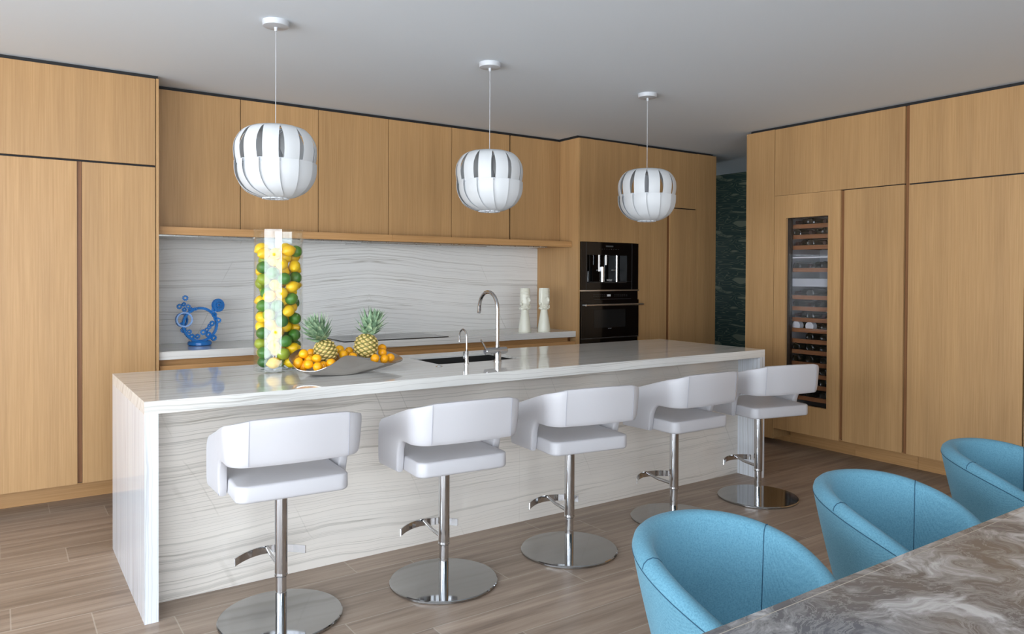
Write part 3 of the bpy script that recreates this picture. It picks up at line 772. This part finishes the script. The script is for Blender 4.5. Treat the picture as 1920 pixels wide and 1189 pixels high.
def stool(loc, rz, label):
    t = thing('bar_stool', label, 'bar stool', (loc[0], loc[1], 0), rz, 'white bar stools along the island')
    K = dict(world=False, smooth=True)
    obj('base_disc', lathe(bmesh.new(), [(.250, 0.0), (.254, .003), (.254, .011), (.250, .0145), (.03, .0155)], n=72), DISC, t, **K)
    o = obj('gas_lift', lathe(bmesh.new(), [(.0235, .0155), (.0235, .11), (.0225, .111), (.0225, .2)], n=28), CHROME, t, **K)
    obj('column', lathe(bmesh.new(), [(.0255, .176), (.0275, .182), (.0255, .188), (.0265, .194), (.0265, .545)], n=28), CHROME, t, **K)
    # footrest: bowed flat bar on an arm
    bm = bmesh.new(); pts = []
    for k in range(15):
        a = -1+2*k/14; pts.append((.152*a-.005, .235-.085*a*a, .212))
    tube(bm, pts, 1, flat=(.005, .034)); fr = obj('footrest', bm, CHROME, t, world=False)
    bm = bmesh.new(); tube(bm, [(0, .02, .205), (0, .14, .207), (-.003, .225, .222)], [.010, .009, .008], 10); obj('footrest_arm', bm, CHROME, fr, **K)
    obj('mount_plate', B(-.10, .10, -.10, .10, .545, .563), BLKM, t, world=False)
    obj('seat', rbox(bmesh.new(), .225, -.225, .235, .563, .632, .045, .013, .010), LEATH, t, **K)
    # wrap-around backrest: thick shell swept along a rounded U
    hw, hwf, yr, yf, rc = .236, .255, -.256, .165, .062
    half = []
    y = yf
    while y > yr+rc+.001: half.append((hw+(hwf-hw)*((y-yr-rc)/(yf-yr-rc))**1.0, y)); y -= .008
    for k in range(0, 15):
        a = math.radians(-90*k/14); half.append((hw-rc+rc*math.cos(a), yr+rc+rc*math.sin(a)))
    for k in range(1, 9): half.append(((hw-rc)*(1-k/8), yr-.012*math.sin(PI/2*k/8)))
    path = half + [(-x, y) for x, y in half[:-1][::-1]]
    S = [0]
    for a, b in zip(path, path[1:]): S.append(S[-1]+math.hypot(a[0]-b[0], a[1]-b[1]))
    T_ = S[-1]; se = superel(20, 4.5); secs = []; edge = []; cutline = []
    cut = .245                                  # arm length before the shell is cut away under the back
    for (x, y), s_ in zip(path, S):
        d = min(s_, T_-s_)
        # heights
        if d < .07: top = .782-.10*(1-math.sqrt(max(0, 1-((.07-d)/.07)**2)))
        else: top = .782+.112*min(1, (d-.07)/.38)**.95+.008*math.sin(PI*min(1, max(0, (d-.35)/(T_/2-.35)))/2)
        bot = .560
        f = (d-(cut-.022))/.075; f = min(1, max(0, f)); f = math.sqrt(max(0, 1-(1-f)**2))
        bot = .560+(.715-.560)*f
        i = path.index((x, y)); a = path[max(0, i-1)]; b = path[min(len(path)-1, i+1)]
        tx, ty = b[0]-a[0], b[1]-a[1]; L_ = math.hypot(tx, ty); nx, ny = -ty/L_, tx/L_
        if nx*x+ny*y < 0: nx, ny = -nx, -ny
        th = .019 if .03 < d else .019*math.sqrt(max(.12, 1-((.03-d)/.03)**2))
        hz = (top-bot)/2; zc = (top+bot)/2
        ring = []
        for c, q in se:
            z = zc+q*hz; lean = .085*(z-.60)*min(1, d/.34)
            ring.append((x+nx*(c*th+lean), y+ny*(c*th+lean), z))
        secs.append(ring)
    bm = loopmesh(bmesh.new(), secs)
    bk = obj('backrest', bm, LEATH, t, **K)
    # seams where the flat back meets the curved sides
    for sx in (-1, 1):
        bm = bmesh.new(); pts = []
        for k in range(9):
            z = .722+(.895-.722)*k/8; lean = .085*(z-.60)*.7; pts.append((sx*(hw-rc+.020), yr-.0182-lean*1.4, z))
        tube(bm, pts, .0011, 6); obj('seam', bm, PIPE, bk, world=False)
        bm = bmesh.new(); pts = []
        for k in range(7):
            z = .566+.085*k/6; lean = .085*(z-.60)*.7; pts.append((sx*(hw+(hwf-hw)*.27+.0188+lean), yf-cut+.034-.004*(k/6)**2, z))
        tube(bm, pts, .0012, 6); obj('seam', bm, PIPE, bk, world=False)
    return t
R_ = math.radians
stool((.487, -.240), R_(-3), 'white leather bar stool nearest the camera, at the left end of the island')
stool((1.236, -.302), R_(-4), 'white leather bar stool second from the left along the island')
stool((1.977, -.323), R_(-8), 'middle one of the five white leather bar stools')
stool((2.820, -.267), R_(-1), 'white leather bar stool fourth from the left, its base behind a blue chair')
stool((3.589, -.281), R_(-12), 'white leather bar stool farthest away, in front of the wine cabinet')

# ================================================================== DINING TABLE
t = thing('dining_table', 'long dining table with smoky grey and white swirled stone-like top, bottom right', 'dining table', (1.9, -2.95, 0))
bm = B(.42, 3.6, -3.55, -2.385, .705, .75)
es = [e for e in bm.edges if all(abs(v.co.z-.75) < 1e-4 for v in e.verts)]
bmesh.ops.bevel(bm, geom=es, offset=.004, segments=2, affect='EDGES')
obj('tabletop', bm, TBL, t)
bm = bmesh.new()
for a in ((.44, 3.58, -2.4105, -2.4085), (.44, 3.58, -3.53, -3.528)): box(bm, a[0], a[1], a[2], a[3], .7497, .7504)
obj('inlay_line', bm, plain('pale_inlay', srgb(168, 158, 146), .3), t)
for x in (.75, 3.25):
    for y in (-2.75, -3.3): obj('leg', B(x-.03, x+.03, y-.03, y+.03, 0, .705), TABLEG, t)

# ================================================================== BLUE TUB CHAIRS
def chair(x, y, label, rz=0):
    t = thing('tub_chair', label, 'chair', (x, y, 0), rz, 'blue tub chairs along the dining table')
    rx, ry, hb, hf = .268, .292, .756, .585
    TM = 2.45; NS = 72
    def rim(t_):
        s_ = min(1, abs(t_)/2.25); z = hb-(hb-hf)*(s_**2.7)
        return Vector((rx*math.sin(t_), ry*math.cos(t_), z))
    def shape(t_, outward, v):
        """v 0 at the rim, 1 at the bottom"""
        p = rim(t_)
        if outward > 0: zbot = .38; sc = 1.03-.30*v**1.15
        else: zbot = .42; sc = .82-.10*v
        z = p.z+(zbot-p.z)*v
        return Vector((p.x*sc, p.y*sc, z))
    bm = bmesh.new(); secs = []
    for i in range(NS+1):
        t_ = -TM+2*TM*i/NS; p = rim(t_); sec = []
        for k in range(9): v = 1-k/8*.92; sec.append(shape(t_, 1, v))
        o_, i_ = shape(t_, 1, .06), shape(t_, -1, .06)
        for k in range(0, 7):
            a = PI*k/6; m_ = (o_+i_)/2; h_ = (o_-i_)/2
            q = m_+h_*math.cos(a); q.z = o_.z+.026*math.sin(a)+(i_.z-o_.z)*(k/6)
            sec.append(q)
        for k in range(1, 9): v = .06+(1-.06)*k/8; sec.append(shape(t_, -1, v))
        secs.append(sec)
    loopmesh(bm, secs)
    sh = obj('shell', bm, FAB, t, world=False, smooth=True)
    SEAM = plain('blue_seam', srgb(34, 74, 96), .9) if 'blue_seam' not in bpy.data.materials else bpy.data.materials['blue_seam']
    bm = bmesh.new(); tube(bm, [shape(-TM+2*TM*i/NS, 1, .075)*1.0+Vector((0, 0, .0)) for i in range(1, NS)], .0017, 6); obj('rim_seam', bm, SEAM, sh, world=False)
    for sg in (-1, 1):
        bm = bmesh.new(); pts = []
        a_ = sg*1.2
        o_, i_ = shape(a_, 1, .06), shape(a_, -1, .06); m_ = (o_+i_)/2; h_ = (o_-i_)/2
        for k in range(0, 7):
            a = PI*k/6; q = m_+h_*math.cos(a); q.z = o_.z+.0265*math.sin(a)+(i_.z-o_.z)*(k/6); pts.append(q)
        for k in range(1, 9): pts.append(shape(a_, -1, .06+.9*k/8))
        tube(bm, pts, .0015, 6); obj('side_seam', bm, SEAM, sh, world=False)
    # seat cushion and underside
    bm = bmesh.new(); n = 48; rings = []
    for f, z in ((.78, .365), (.80, .38), (.80, .40), (.80, .412), (.76, .424), (.5, .430), (.02, .432)):
        ring = []
        for k in range(n):
            a = 2*PI*k/n; px_, py_ = .215*math.sin(a), .24*math.cos(a)
            ring.append((px_*f/.84, py_*f/.84-.005, z))
        rings.append(ring)
    loopmesh(bm, rings); obj('seat', bm, FAB, t, world=False, smooth=True)
    for a in (45, 135, 225, 315):
        c, s_ = math.cos(R_(a)), math.sin(R_(a)); bm = bmesh.new()
        tube(bm, [(.12*c, .12*s_, .365), (.22*c, .22*s_, 0)], [.014, .009], 12); obj('leg', bm, TABLEG, t, world=False, smooth=True)
    return t
chair(1.105, -2.117, 'blue tub chair nearest the camera, at the bottom of the photo')
chair(1.938, -2.117, 'middle one of the three blue tub chairs')
chair(2.845, -2.105, 'blue tub chair farthest right, against the right-hand cabinets')

# ================================================================== GLASS VASE WITH CITRUS
VX, VY, VR = .772, .722, .130
t = thing('glass_vase', 'tall clear glass cylinder vase full of lemons and limes on the island', 'vase', (VX, VY, IH))
bm = lathe(bmesh.new(), [(.02, .0005), (VR-.004, .0005), (VR, .005), (VR, .764), (VR-.0015, .7655), (VR-.004, .764), (VR-.004, .014), (.02, .014)], VX, VY, IH, n=96)
obj('glass_wall', bm, GLASS, t, smooth=True)

def citrus(bm, r, l, tip=.35, seg=22, rings=14):
    rs = []
    for k in range(rings+1):
        a = -PI/2+PI*k/rings; x = l*math.sin(a); rr = r*math.cos(a)
        nip = max(0, abs(math.sin(a))-.93)/.07
        x += math.copysign(nip*l*tip*.35, x); 
        rs.append((max(rr, .0008), x))
    return lathe(bm, rs, n=seg)
lemon_me = citrus(bmesh.new(), .0308, .0360, .5)
def proto(name, bm, mat, kind):
    me = bpy.data.meshes.new(name); 
    for f in bm.faces: f.smooth = True
    bm.to_mesh(me); bm.free(); me.materials.append(mat); return me
LM = proto('lemon', lemon_me, LEMON, 0)
GM = proto('lime', citrus(bmesh.new(), .0322, .0350, .15), LIME, 0)
YM = proto('pale_lime', citrus(bmesh.new(), .0322, .0350, .15), LIMEY, 0)
# drop the fruit one by one: each comes to rest on those below it
rs_ = random.Random(12); S_ = .0328; RM = VR-.005-S_-.001; placed = []; zf = IH+.016+S_
while True:
    best = None
    for c in range(90):
        a = rs_.random()*2*PI; r = RM if rs_.random() < .6 else RM*math.sqrt(rs_.random())
        x, y = VX+r*math.cos(a), VY+r*math.sin(a); z = zf
        for q in placed[-60:]:
            d2 = (q[0]-x)**2+(q[1]-y)**2
            if d2 < 4*S_*S_: z = max(z, q[2]+math.sqrt(4*S_*S_-d2))
        if best is None or z < best[2]: best = (x, y, z)
    if best[2] > 1.590: break
    placed.append(best)
side_names = {}
items = []
cd = Vector((camo.location.x-VX, camo.location.y-VY, 0)).normalized(); cr_ = Vector((-cd.y, cd.x, 0))
for x, y, z in placed:
    k = rs_.random(); kind = 'lemon' if k < .54 else ('lime' if k < .88 else 'pale lime')
    d = Vector((x-VX, y-VY, 0)); fr_ = d.dot(cd)/RM; sd = d.dot(cr_)/RM
    if math.hypot(x-VX, y-VY) < RM*.55: zone = 'in the core'
    elif fr_ > .25: zone = 'at the front left' if sd < -.35 else ('at the front right' if sd > .35 else 'at the front centre')
    elif fr_ > -.45: zone = 'at the left side' if sd < 0 else 'at the right side'
    else: zone = 'at the back left' if sd < -.2 else ('at the back right' if sd > .2 else 'at the back centre')
    items.append([x, y, z, kind, zone])
items.sort(key=lambda q: -q[2])
ORD = ['topmost', 'second', 'third', 'fourth', 'fifth', 'sixth', 'seventh', 'eighth', 'ninth', 'tenth', 'eleventh', 'twelfth', 'thirteenth', 'fourteenth', 'fifteenth', 'sixteenth', 'seventeenth', 'eighteenth']
cnt = {}
for x, y, z, kind, zone in items:
    k = cnt.get((kind, zone), 0); cnt[(kind, zone)] = k+1
    me = {'lemon': LM, 'lime': GM, 'pale lime': YM}[kind]
    o = bpy.data.objects.new('lemon' if kind == 'lemon' else 'lime', me); COL.objects.link(o); o.location = (x, y, z)
    o.rotation_euler = (rs_.uniform(.9, 2.2), rs_.uniform(-.4, .4), rs_.uniform(0, 6.28))
    cn_ = {'lemon': 'yellow lemon', 'lime': 'dark green lime', 'pale lime': 'yellowish green lime'}[kind]
    o_ = ORD[k] + ('' if k == 0 else ' from the top')
    tag(o, '%s %s inside the glass vase, %s there' % (cn_, zone, o_), 'lemon' if kind == 'lemon' else 'lime',
        'lemons in the glass vase' if kind == 'lemon' else 'limes in the glass vase')

# ================================================================== METAL BOWL WITH PINEAPPLES AND ORANGES
rimp = [(.738, .44, 1.012), (.736, .37, .984), (.758, .33, .960), (.821, .29, .956), (.878, .27, .975), (.920, .27, .996), (.969, .28, 1.021),
        (1.021, .29, 1.022), (1.077, .30, 1.006), (1.163, .31, .977), (1.23, .32, .966), (1.312, .36, .962), (1.385, .44, .967), (1.392, .52, .983),
        (1.350, .58, 1.001), (1.25, .60, 1.01), (1.12, .60, 1.0), (1.0, .60, 1.0), (.90, .58, 1.02), (.84, .555, 1.042), (.79, .51, 1.036)]
RP = catmull(rimp, 5)
bc = Vector((.99, .42, .9215)); n = len(RP)
def base_pt(i):
    d = RP[i]-bc; a = math.atan2(d.y, d.x)
    return Vector((bc.x+.125*math.cos(a), bc.y+.105*math.sin(a), .9225))
t = thing('fruit_bowl', 'sculptural folded silver metal bowl of fruit on the island', 'bowl', (bc.x, bc.y, IH))
bm = bmesh.new(); secs = []
prof = [0, .12, .28, .45, .62, .78, .9, 1]
for f in prof:
    s1 = []
    for i in range(n):
        b_ = base_pt(i); p = RP[i]
        q = b_.lerp(p, f); q.z = b_.z+(p.z-b_.z)*(f**1.9)
        s1.append(q)
    secs.append(s1)
inner = [[q+Vector((0, 0, .0025)) for q in s] for s in secs][::-1]
rings = [[bm.verts.new(q) for q in s] for s in secs+inner]
for A, C in zip(rings, rings[1:]):
    for k in range(n): bm.faces.new((A[k], A[(k+1) % n], C[(k+1) % n], C[k]))
bm.faces.new(rings[0][::-1]); bm.faces.new(rings[-1])
obj('shell', bm, BOWLM, t, smooth=True)

OM = proto('orange', lathe(bmesh.new(), [(max(.0006, .0248*math.cos(a)), .0235*math.sin(a)) for a in [(-90+180*k/14)*PI/180 for k in range(15)]], n=24), ORANGE, 0)
OL = proto('oblong_orange', lathe(bmesh.new(), [(max(.0006, .023*math.cos(a)), .030*math.sin(a)) for a in [(-90+180*k/14)*PI/180 for k in range(15)]], n=24), ORANGE, 0)
BM_ = proto('button', lathe(bmesh.new(), [(.0006, .0232), (.0026, .0238), (.0022, .0246), (.0006, .0248)], n=10), STEMG, 0)
org = [(.815, .44, 1.031, 'topmost orange of the left heap in the metal bowl'), (.888, .535, 1.022, 'orange behind the left heap, against the left pineapple'),
 (.844, .44, 1.000, 'orange in the middle of the left heap in the metal bowl'), (.868, .392, 1.008, 'orange high in the left heap beside the left pineapple'),
 (.780, .42, .988, 'oblong orange fruit at the left rim of the metal bowl'), (.814, .36, .985, 'orange at the front left rim of the metal bowl'),
 (.853, .338, .972, 'lowest front orange of the left heap in the bowl'), (.903, .39, .968, 'orange tucked behind the front row, below the left pineapple'),
 (.928, .345, .986, 'orange in front of the left pineapple at the rim'),
 (.812, .42, .972, 'oblong orange under the left heap of the bowl'), (1.06, .56, 1.030, 'upper back orange between the two pineapples'),
 (1.048, .48, 1.011, 'large front orange between the two pineapples'), (1.113, .56, 1.018, 'back orange touching the right pineapple on its left side'),
 (1.090, .45, .998, 'low orange just above the bowl fold, between the pineapples'), (1.299, .53, 1.028, 'topmost orange right of the right pineapple'),
 (1.278, .48, 1.009, 'second highest orange right of the right pineapple'), (1.198, .40, .988, 'orange in front of the right pineapple at the rim'),
 (1.262, .42, .980, 'front orange in the right lobe of the bowl'), (1.317, .46, .980, 'rightmost orange in the right lobe of the bowl')]
for i, (x, y, z, lb) in enumerate(org):
    o = bpy.data.objects.new('orange', OL if 'oblong' in lb else OM); COL.objects.link(o); o.location = (x, y, z)
    o.rotation_euler = (rs_.uniform(-1.2, 1.2), rs_.uniform(-1, 1), rs_.uniform(0, 6)) if 'oblong' not in lb else (.4, .2, 1)
    tag(o, lb, 'orange', 'oranges in the metal bowl')
    s_ = bpy.data.objects.new('stem_button', BM_); COL.objects.link(s_); s_.parent = o

PINE = NT('pineapple_skin'); p_ = PINE
tcn = p_.n('ShaderNodeTexCoord').outputs['Object']; nn = p_.noise(tcn, 60, 3)
geo = p_.n('ShaderNodeAttribute', attribute_name='eye')
c = p_.ramp(geo.outputs['Fac'], [(0.0, srgb(52, 62, 22)), (.25, srgb(112, 108, 42)), (.6, srgb(218, 190, 116)), (.9, srgb(228, 204, 140)), (1, srgb(150, 100, 66))])
c = p_.mix(.2, c, p_.ramp(nn, [(.3, srgb(112, 104, 46)), (.7, srgb(224, 198, 116))])); p_.l(c, p_.b.inputs['Base Color']); p_.b.inputs['Roughness'].default_value = .6
PINE = PINE.m
LEAF = NT('pineapple_leaf'); tcn = LEAF.n('ShaderNodeTexCoord').outputs['Object']; 
LEAF.l(LEAF.ramp(LEAF.noise(tcn, 40, 3), [(.3, srgb(84, 112, 82)), (.5, srgb(132, 160, 128)), (.72, srgb(186, 204, 162))]), LEAF.b.inputs['Base Color']); LEAF.b.inputs['Roughness'].default_value = .55; LEAF = LEAF.m
def pineapple(base, axis, lean2, label, H=.124, R=.0565, seed=1):
    rr = random.Random(seed)
    t = thing('pineapple', label, 'pineapple', base, 0, 'pineapples in the metal bowl')
    z = Vector(axis).normalized(); x = Vector((0, 1, 0)).cross(z).normalized(); y = z.cross(x); Mx = Matrix((x, y, z)).transposed().to_4x4()
    bm = bmesh.new(); lay = bm.verts.layers.float.new('eye'); NU, NV = 112, 72; rows = []
    for j in range(NV+1):
        v = j/NV; zz = H*v; prof_ = R*(max(0, 1-abs(2*v-1)**2.8))**.5*(1.02-.10*v)
        row = []
        for i in range(NU):
            u = i/NU; 
            p1 = (u*8+v*5.2); p2 = (u*8-v*5.2)
            f1 = abs(math.sin(PI*p1)); f2 = abs(math.sin(PI*p2)); e_ = (f1*f2)**.8
            bump = .0062*e_+(.0030 if e_ > .90 else 0)
            r = max(.0005, prof_+bump*min(1, prof_/.02)); a = 2*PI*u
            vv = bm.verts.new(Mx @ Vector((r*math.cos(a), r*math.sin(a), zz))); vv[lay] = e_*.92+(.08 if e_ > .90 else 0); row.append(vv)
        rows.append(row)
    for A, C in zip(rows, rows[1:]):
        for k in range(NU): bm.faces.new((A[k], A[(k+1) % NU], C[(k+1) % NU], C[k]))
    obj('body', bm, PINE, t, world=False, smooth=True)
    # crown of stiff leaves, spiralling up a stalk that leans
    bm = bmesh.new(); NLv = 54
    for k in range(NLv):
        f = k/NLv; a = k*2.39996; ht = H-.004+f*.085; L_ = .060+.062*math.sin(PI*min(1, f*.95+.10)); w = .0175*(1-.38*f)
        tilt = R_(62-56*f+rr.uniform(-7, 7))
        rad = Vector((math.cos(a), math.sin(a), 0)); off = Vector((lean2[0]*f**1.5, lean2[1]*f**1.5, 0))
        p = Vector((0, 0, ht))+off+rad*.011*(1-.6*f); side = Vector((-rad.y, rad.x, 0)); N_ = 7; L3 = []
        cur = tilt*1.15
        for q in range(N_):
            g = q/(N_-1); ww = w*(1-g**1.6)*(.75+.6*math.sin(PI*min(.99, g+.15))) + .0002
            d = (rad*math.sin(cur)+Vector((lean2[0]*3, lean2[1]*3, 1)).normalized()*math.cos(cur)).normalized()
            nrm = side.cross(d)
            L3.append((p-side*ww, p+nrm*ww*.35*(-1), p+side*ww)); p = p+d*L_/(N_-1); cur = cur*(.93 if g < .6 else 1.1)
        vs = [[bm.verts.new(Mx @ Vector(q)) for q in tri] for tri in L3]
        vb = [[bm.verts.new(Mx @ (Vector(q)+Vector((0, 0, -.0009)))) for q in tri] for tri in L3]
        for A, C in zip(vs, vs[1:]):
            bm.faces.new((A[0], A[1], C[1], C[0])); bm.faces.new((A[1], A[2], C[2], C[1]))
        for A, C in zip(vb, vb[1:]):
            bm.faces.new((A[1], A[0], C[0], C[1])); bm.faces.new((A[2], A[1], C[1], C[2]))
        for A, C, E_, G_ in zip(vs, vs[1:], vb, vb[1:]):
            bm.faces.new((A[0], C[0], G_[0], E_[0])); bm.faces.new((C[2], A[2], E_[2], G_[2]))
    obj('leaf_crown', bm, LEAF, t, world=False)
pineapple((.965, .47, .978), (-.36, 0, 1), (-.006, .0), 'pineapple on the left in the metal bowl, beside the glass vase', seed=3)
pineapple((1.165, .47, .988), (.18, 0, 1), (.022, .0), 'pineapple on the right in the metal bowl, crown leaning right', H=.132, R=.062, seed=8)

# ================================================================== BLUE GEAR SCULPTURE
def gear(bm, c, ro, ri, th, teeth, ax=(0, -1, 0), seed=0, tooth=.0045):
    z = Vector(ax).normalized(); x = (Vector((0, 0, 1)).cross(z)); x = x.normalized() if x.length > .05 else Vector((1, 0, 0)); y = z.cross(x)
    c = Vector(c); n_ = teeth*4; vo = []
    for s_ in (-th/2, th/2):
        o_ = []; i_ = []
        for k in range(n_):
            a = 2*PI*k/n_+seed; r = ro+(tooth if k % 4 in (0, 1) else 0); d = x*math.cos(a)+y*math.sin(a)
            o_.append(bm.verts.new(c+d*r+z*s_)); i_.append(bm.verts.new(c+d*ri+z*s_))
        vo.append((o_, i_))
    (a0, b0), (a1, b1) = vo
    for k in range(n_):
        j = (k+1) % n_
        bm.faces.new((a0[k], a0[j], a1[j], a1[k])); bm.faces.new((b0[j], b0[k], b1[k], b1[j]))
        bm.faces.new((a0[j], a0[k], b0[k], b0[j])); bm.faces.new((a1[k], a1[j], b1[j], b1[k]))
SXc, SYc = .690, 2.27
t = thing('gear_sculpture', 'blue openwork sculpture of gear wheels on the back counter', 'sculpture', (SXc, SYc, .9345))
def px2(px_, py_):       # relief drawing of the sculpture: plan units -> metres in its own upright plane
    return (SXc+(px_-373)*.00371, (647-py_)*.00371+.9345)
obj('base', lathe(bmesh.new(), [(.072, 0), (.080, .006), (.080, .022), (.072, .030), (.06, .030), (.055, .024)], SXc, SYc, .9345, n=48), BLUE, t, smooth=True)
cx_, cz_ = px2(373.5, 607.5)
bm = bmesh.new(); gear(bm, (cx_, SYc, cz_), .122, .108, .022, 70, (.12, -1, .05)); obj('large_ring_gear', bm, BLUE, t)
bm = bmesh.new(); x_, z_ = px2(345, 597); gear(bm, (x_, SYc-.02, z_), .052, .043, .016, 36, (-.25, -1, .1)); obj('ring_gear', bm, BLUE, t)
bm = bmesh.new(); x_, z_ = px2(343, 598); gear(bm, (x_-.004, SYc+.02, z_), .046, .039, .014, 30, (.5, -1, .1)); obj('ring_gear', bm, BLUE, t)
bm = bmesh.new(); x_, z_ = px2(406, 571); gear(bm, (x_, SYc-.01, z_), .043, .024, .022, 30, (.35, -1, .1)); gear(bm, (x_, SYc-.015, z_), .018, .009, .026, 10, (.35, -1, .1)); obj('disc_gear', bm, BLUE, t)
small = [(346, 556, .016), (344, 568, .011), (337, 572, .015), (351, 572, .013), (345, 578, .012), (357, 579, .016), (364, 577, .009), (340, 606, .010),
         (344, 617, .016), (353, 620, .013), (358, 630, .017), (369, 630, .014), (378, 622, .017), (388, 627, .017), (386, 618, .012), (389, 613, .011), (395, 606, .016), (391, 610, .010),
         (398, 579, .014), (399, 589, .014), (402, 596, .011), (406, 600, .015), (398, 634, .017), (382, 639, .010), (373, 641, .012), (362, 640, .012)]
for i, (a, b, r) in enumerate(small):
    x_, z_ = px2(a, b); bm = bmesh.new(); gear(bm, (x_, SYc-.012+.012*((i*7) % 3-1), z_), r*1.05, r*.52, .012, 10, (.2*((i*5) % 3-1), -1, .15*((i*3) % 3-1)), i); obj('small_gear', bm, BLUE, t)

# ================================================================== WHITE FACE VASES
def face_vase(x, y, label, hair, rz):
    t = thing('ceramic_figure', label, 'figurine', (x, y, .9345), rz, 'white ceramic face figures on the back counter')
    K = dict(world=False, smooth=True)
    obj('cone_foot', lathe(bmesh.new(), [(.056, 0), (.058, .006), (.056, .03), (.048, .09), (.038, .15), (.030, .200), (.027, .215)], n=36), IVORY, t, **K)
    # head: sculpted column with face relief
    bm = bmesh.new(); NU, NV = 48, 44; rows = []
    for j in range(NV+1):
        v = j/NV; z = .200+.192*v
        R0 = .026+.020*min(1, v/.30)**.8 if v < .3 else .046-.003*(v-.3)
        if v > .9: R0 -= .004*(v-.9)/.1
        row = []
        for i in range(NU):
            a = 2*PI*i/NU; fc = math.cos(a+PI/2)  # face looks along -Y
            r = R0*(1+.04*fc)
            ang = ((a+PI/2+PI) % (2*PI))-PI
            r += .013*math.exp(-(ang/.16)**2)*math.exp(-((v-.44)/.10)**2)              # nose
            r += .005*math.exp(-(ang/.30)**2)*math.exp(-((v-.27)/.03)**2)              # lips
            r += .006*math.exp(-(ang/.35)**2)*math.exp(-((v-.14)/.05)**2)              # chin
            r -= .006*(math.exp(-((ang-.42)/.20)**2)+math.exp(-((ang+.42)/.20)**2))*math.exp(-((v-.53)/.045)**2)
            r += .004*math.exp(-(ang/.8)**2)*math.exp(-((v-.62)/.03)**2)               # brow
            if hair and abs(ang) > .9 and v > .12: r += .004+.0022*math.sin(ang*16)
            elif v > .72: r += .0018*math.sin(v*90)
            row.append(bm.verts.new((r*math.cos(a), r*math.sin(a), z)))
        rows.append(row)
    for A, C in zip(rows, rows[1:]):
        for k in range(NU): bm.faces.new((A[k], A[(k+1) % NU], C[(k+1) % NU], C[k]))
    top = rows[-1]; inn = [bm.verts.new((v.co.x*.82, v.co.y*.82, v.co.z)) for v in top]; dn = [bm.verts.new((v.co.x, v.co.y, v.co.z-.03)) for v in inn]
    for k in range(NU):
        j = (k+1) % NU; bm.faces.new((top[k], top[j], inn[j], inn[k])); bm.faces.new((inn[k], inn[j], dn[j], dn[k]))
    bm.faces.new(dn); bm.faces.new(rows[0][::-1])
    obj('head', bm, IVORY, t, **K)
    for s_ in (-1, 1):
        bm = bmesh.new(); bmesh.ops.create_uvsphere(bm, u_segments=14, v_segments=10, radius=.013); bmesh.ops.transform(bm, matrix=Matrix.Translation((s_*.057, 0, .252 if s_ < 0 else .262)), verts=bm.verts[:])
        tube(bm, [(s_*.042, 0, .285), (s_*.052, 0, .272), (s_*.057, 0, .258)], [.006, .005, .005], 8); obj('earring', bm, IVORY, t, **K)
    # ruffled collar with bow
    bm = bmesh.new(); pts = []
    for k in range(40):
        a = 2*PI*k/40; r = .034+.006*math.sin(a*7); pts.append((r*math.cos(a), r*math.sin(a), .212+.004*math.cos(a*5)))
    tube(bm, pts, .012, 8, closed=True)
    for s_ in (-1, 1): tube(bm, [(0, -.034, .215), (s_*.018, -.036, .220), (s_*.034, -.030, .236)], [.009, .015, .008], 8)
    obj('bow_collar', bm, IVORY, t, **K)
face_vase(3.372, 2.045, 'left one of two white ceramic head figures, against the stone backsplash', False, .35)
face_vase(3.575, 2.03, 'right one of two white ceramic head figures, against the oak panel', True, .25)
